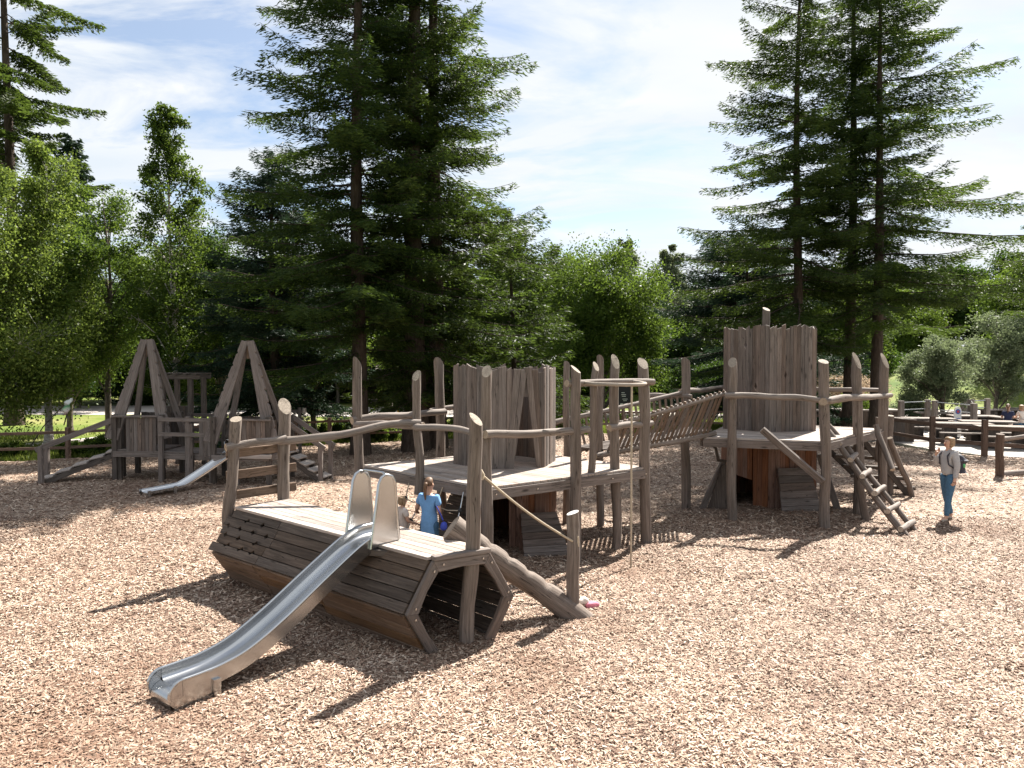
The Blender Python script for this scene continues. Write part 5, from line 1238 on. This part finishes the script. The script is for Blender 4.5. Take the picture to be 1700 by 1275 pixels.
    for sh_, el, wr, k in (('sl', 'el', 'wl', 4), ('sr', 'er', 'wr', 5)):
        if sleeve == 'long': T += [(g[el], r(.060)), (g[wr], r(.043))]; E += [(k, len(T)-2), (len(T)-2, len(T)-1)]
        else: T += [(g[sh_].lerp(g[el], .62), r(.064))]; E += [(k, len(T)-1)]
    if shirt_low < .8: T += [(Vector((g['pel'].x, g['pel'].y, shirt_low*s)), r(.165))]; E += [(0, len(T)-1)]; T[0] = (g['pel'], r(.158))
    figure_mesh('shirt', [(T, E)], M[top], t)
    if legs: figure_mesh('trousers', [chain([(g['pel'].lerp(g[hp], .6)+Vector((0, 0, .04*s)), r(.098)), (g[hp], r(.104)), (g[hp].lerp(g[kn], .5), r(.088)), (g[kn], r(.066)), (g[kn].lerp(g[an], .5), r(.060)), (g[an].lerp(g[kn], .06), r(.046))]) for hp, kn, an in (('hpl', 'kl', 'al'), ('hpr', 'kr', 'ar'))], M[legs], t)
    for a, c in (('al', 'tl'), ('ar', 'tr')):
        figure_mesh('shoe', [chain([(g[a]-Vector((0, -.03*s, .045*s)), r(.046)), (g[a].lerp(g[c], .5)-Vector((0, 0, .02*s)), r(.046)), (g[c], r(.038))])], M[shoes], t)
    hr_ = [(hd+Vector((0, -.045, .068))*s, r(.055)), (hd+Vector((0, .0, .078))*s, r(.078)), (hd+Vector((0, .045, .04))*s, r(.085)), (hd+Vector((0, .055, -.03))*s, r(.078))]
    E = [(0, 1), (1, 2), (2, 3)]
    if hairlen == 'bob':
        for q in (-1, 1): hr_ += [(hd+Vector((q*.072, .015, .03))*s, r(.040)), (hd+Vector((q*.080, .01, -.05))*s, r(.034)), (hd+Vector((q*.07, .0, -.11))*s, r(.024))]; E += [(1, len(hr_)-3), (len(hr_)-3, len(hr_)-2), (len(hr_)-2, len(hr_)-1)]
        hr_ += [(hd+Vector((0, .06, -.11))*s, r(.06))]; E += [(3, len(hr_)-1)]
    figure_mesh('hair', [(hr_, E)], M[hair], t)
    if hairlen == 'pony': figure_mesh('ponytail', [chain([(hd+Vector((0, .10, .045))*s, r(.028)), (hd+Vector((0, .145, .03))*s, r(.036)), (hd+Vector((.01, .150, -.06))*s, r(.034)), (hd+Vector((.01, .145, -.16))*s, r(.026)), (hd+Vector((.01, .14, -.25))*s, r(.010))])], M[hair], t)
    return t, g, s
fw = P(1573, 866, .03)
wm, g, s = person((fw.x, fw.y, .03), R(-82), 1.68, 'woman in a grey sweatshirt and jeans with a backpack standing by the log ladder', dict(el=(-.19, -.10, 1.12), wl=(-.10, -.20, 1.30), hl=(-.06, -.18, 1.37), er=(.20, .03, 1.10), wr=(.19, -.01, .86), hr=(.19, -.03, .79),
    kr=(.09, -.06, .48), ar=(.09, -.10, .09), tr=(.09, -.25, .035), kl=(-.09, .03, .48), al=(-.09, .15, .10), tl=(-.10, .01, .035)), 'grey_knit', 'denim', 'hair_blonde', 'bob', 'long')
figure_mesh('backpack', [([(Vector((0, .20, 1.10)), (.15, .095)), (Vector((0, .215, 1.22)), (.16, .10)), (Vector((0, .185, 1.36)), (.12, .07)), (Vector((0, .20, .98)), (.13, .085))], [(0, 1), (1, 2), (0, 3)])], M['bag'], wm)
figure_mesh('pocket_patch', [chain([(Vector((.12, .24, 1.08)), .035), (Vector((.14, .22, 1.17)), .03)])], M['green'], wm)
for q in (-1, 1): figure_mesh('strap', [chain([(Vector((q*.10, .13, 1.40)), .016), (Vector((q*.105, .0, 1.425)), .015), (Vector((q*.11, -.115, 1.32)), .015), (Vector((q*.13, -.10, 1.15)), .014), (Vector((q*.15, .08, 1.03)), .012)])], M['bag'], wm)
gp = (XG(712, 11.15), 11.15, .03)
gl, g, s = person(gp, R(160), 1.42, 'girl in a long sky blue shirt with a ponytail standing behind the tunnel', dict(sl=(-.15, .01, 1.33), el=(-.20, .02, 1.10), wl=(-.12, -.16, 1.02), hl=(-.10, -.22, 1.00), er=(.26, -.04, 1.12), wr=(.36, -.22, 1.02), hr=(.38, -.29, 1.0)), 'blue_tee', 'denim', 'hair_brown', 'pony', 'short', .62)
gs_, g, s = person((XG(668, 11.4), 11.4, .03), R(120), 1.12, 'small child in cream behind the steel slide guards facing the girl in blue', dict(el=(-.20, -.04, 1.12), wl=(-.18, -.2, 1.05), hl=(-.17, -.26, 1.04)), 'cream', 'denim', 'hair_blonde', 'bob', 'short')
bb_ = thing('bag', (XG(736, 11.1), 11.0, .78), 'small royal blue bag at the side of the girl in the blue shirt', 'bag')
figure_mesh('pouch', [chain([(Vector((0, 0, -.07)), .05), (Vector((.01, 0, 0)), .06), (Vector((.02, 0, .07)), .04)])], M['royal'], bb_)
figure_mesh('handle', [chain([(Vector((.0, 0, .08)), .012), (Vector((-.03, 0, .16)), .011), (Vector((-.10, 0, .30)), .010)])], M['royal'], bb_)
# pink cloth bundle at the foot of the log
import bmesh
def bundle(parent, name, mat, o, r_, seed):
    bm_ = bmesh.new(); bmesh.ops.create_icosphere(bm_, subdivisions=3, radius=r_); q = random.Random(seed); f = [q.uniform(20, 50) for _ in range(6)]
    for v in bm_.verts:
        p = v.co; k = 1+.22*math.sin(p.x*f[0]+2*math.sin(p.y*f[1]*.5))+.16*math.sin(p.z*f[2]+p.y*f[3]); v.co = Vector((p.x*k, p.y*k, p.z*k*.75))+Vector(o)
    me = bpy.data.meshes.new(name); bm_.to_mesh(me); bm_.free(); me.materials.append(mat); me.polygons.foreach_set('use_smooth', [True]*len(me.polygons))
    ob = bpy.data.objects.new(name, me); S.collection.objects.link(ob); ob.parent = parent
pb = thing('cloth_bundle', (XG(976, 9.45), 9.45, .03), 'crumpled pink and pale cloth lying behind the stump post at the foot of the log', 'clothing')
bundle(pb, 'pink_cloth', M['pink'], (.05, 0, .07), .085, 1); bundle(pb, 'pale_cloth', M['cream'], (-.05, .02, .12), .065, 2); bundle(pb, 'pink_sleeve', M['pink'], (.10, -.05, .03), .045, 3)
# people at the table
sit = dict(pel=(0, .1, .58), spi=(0, .1, .74), che=(0, .07, .92), nb=(0, .06, 1.06), nk=(0, .04, 1.10), jaw=(0, .0, 1.155), hd=(0, .0, 1.225), cr=(0, .01, 1.27), sl=(-.155, .07, 1.01), sr=(.155, .07, 1.01), el=(-.2, -.05, .80), er=(.2, -.05, .80), wl=(-.14, -.26, .86), wr=(.14, -.26, .86), hl=(-.12, -.32, .87), hr=(.12, -.32, .87),
    hpl=(-.085, .08, .55), hpr=(.085, .08, .55), kl=(-.1, -.36, .52), kr=(.1, -.36, .52), al=(-.1, -.34, .12), ar=(.1, -.34, .12), tl=(-.1, -.48, .05), tr=(.1, -.48, .05))
person((XG(1672, 30.7), 30.6, .10), R(150), 1.68, 'person in a black vest sitting with their back turned at a picnic table', sit, 'navy', 'cream', 'hair_brown', 'pony', 'short', .60)
person((XG(1694, 30.8), 30.7, .10), R(185), 1.66, 'person in a cream top sitting at the picnic table by the right edge', sit, 'cream', 'denim', 'hair_blonde', 'bob', 'short', .60)
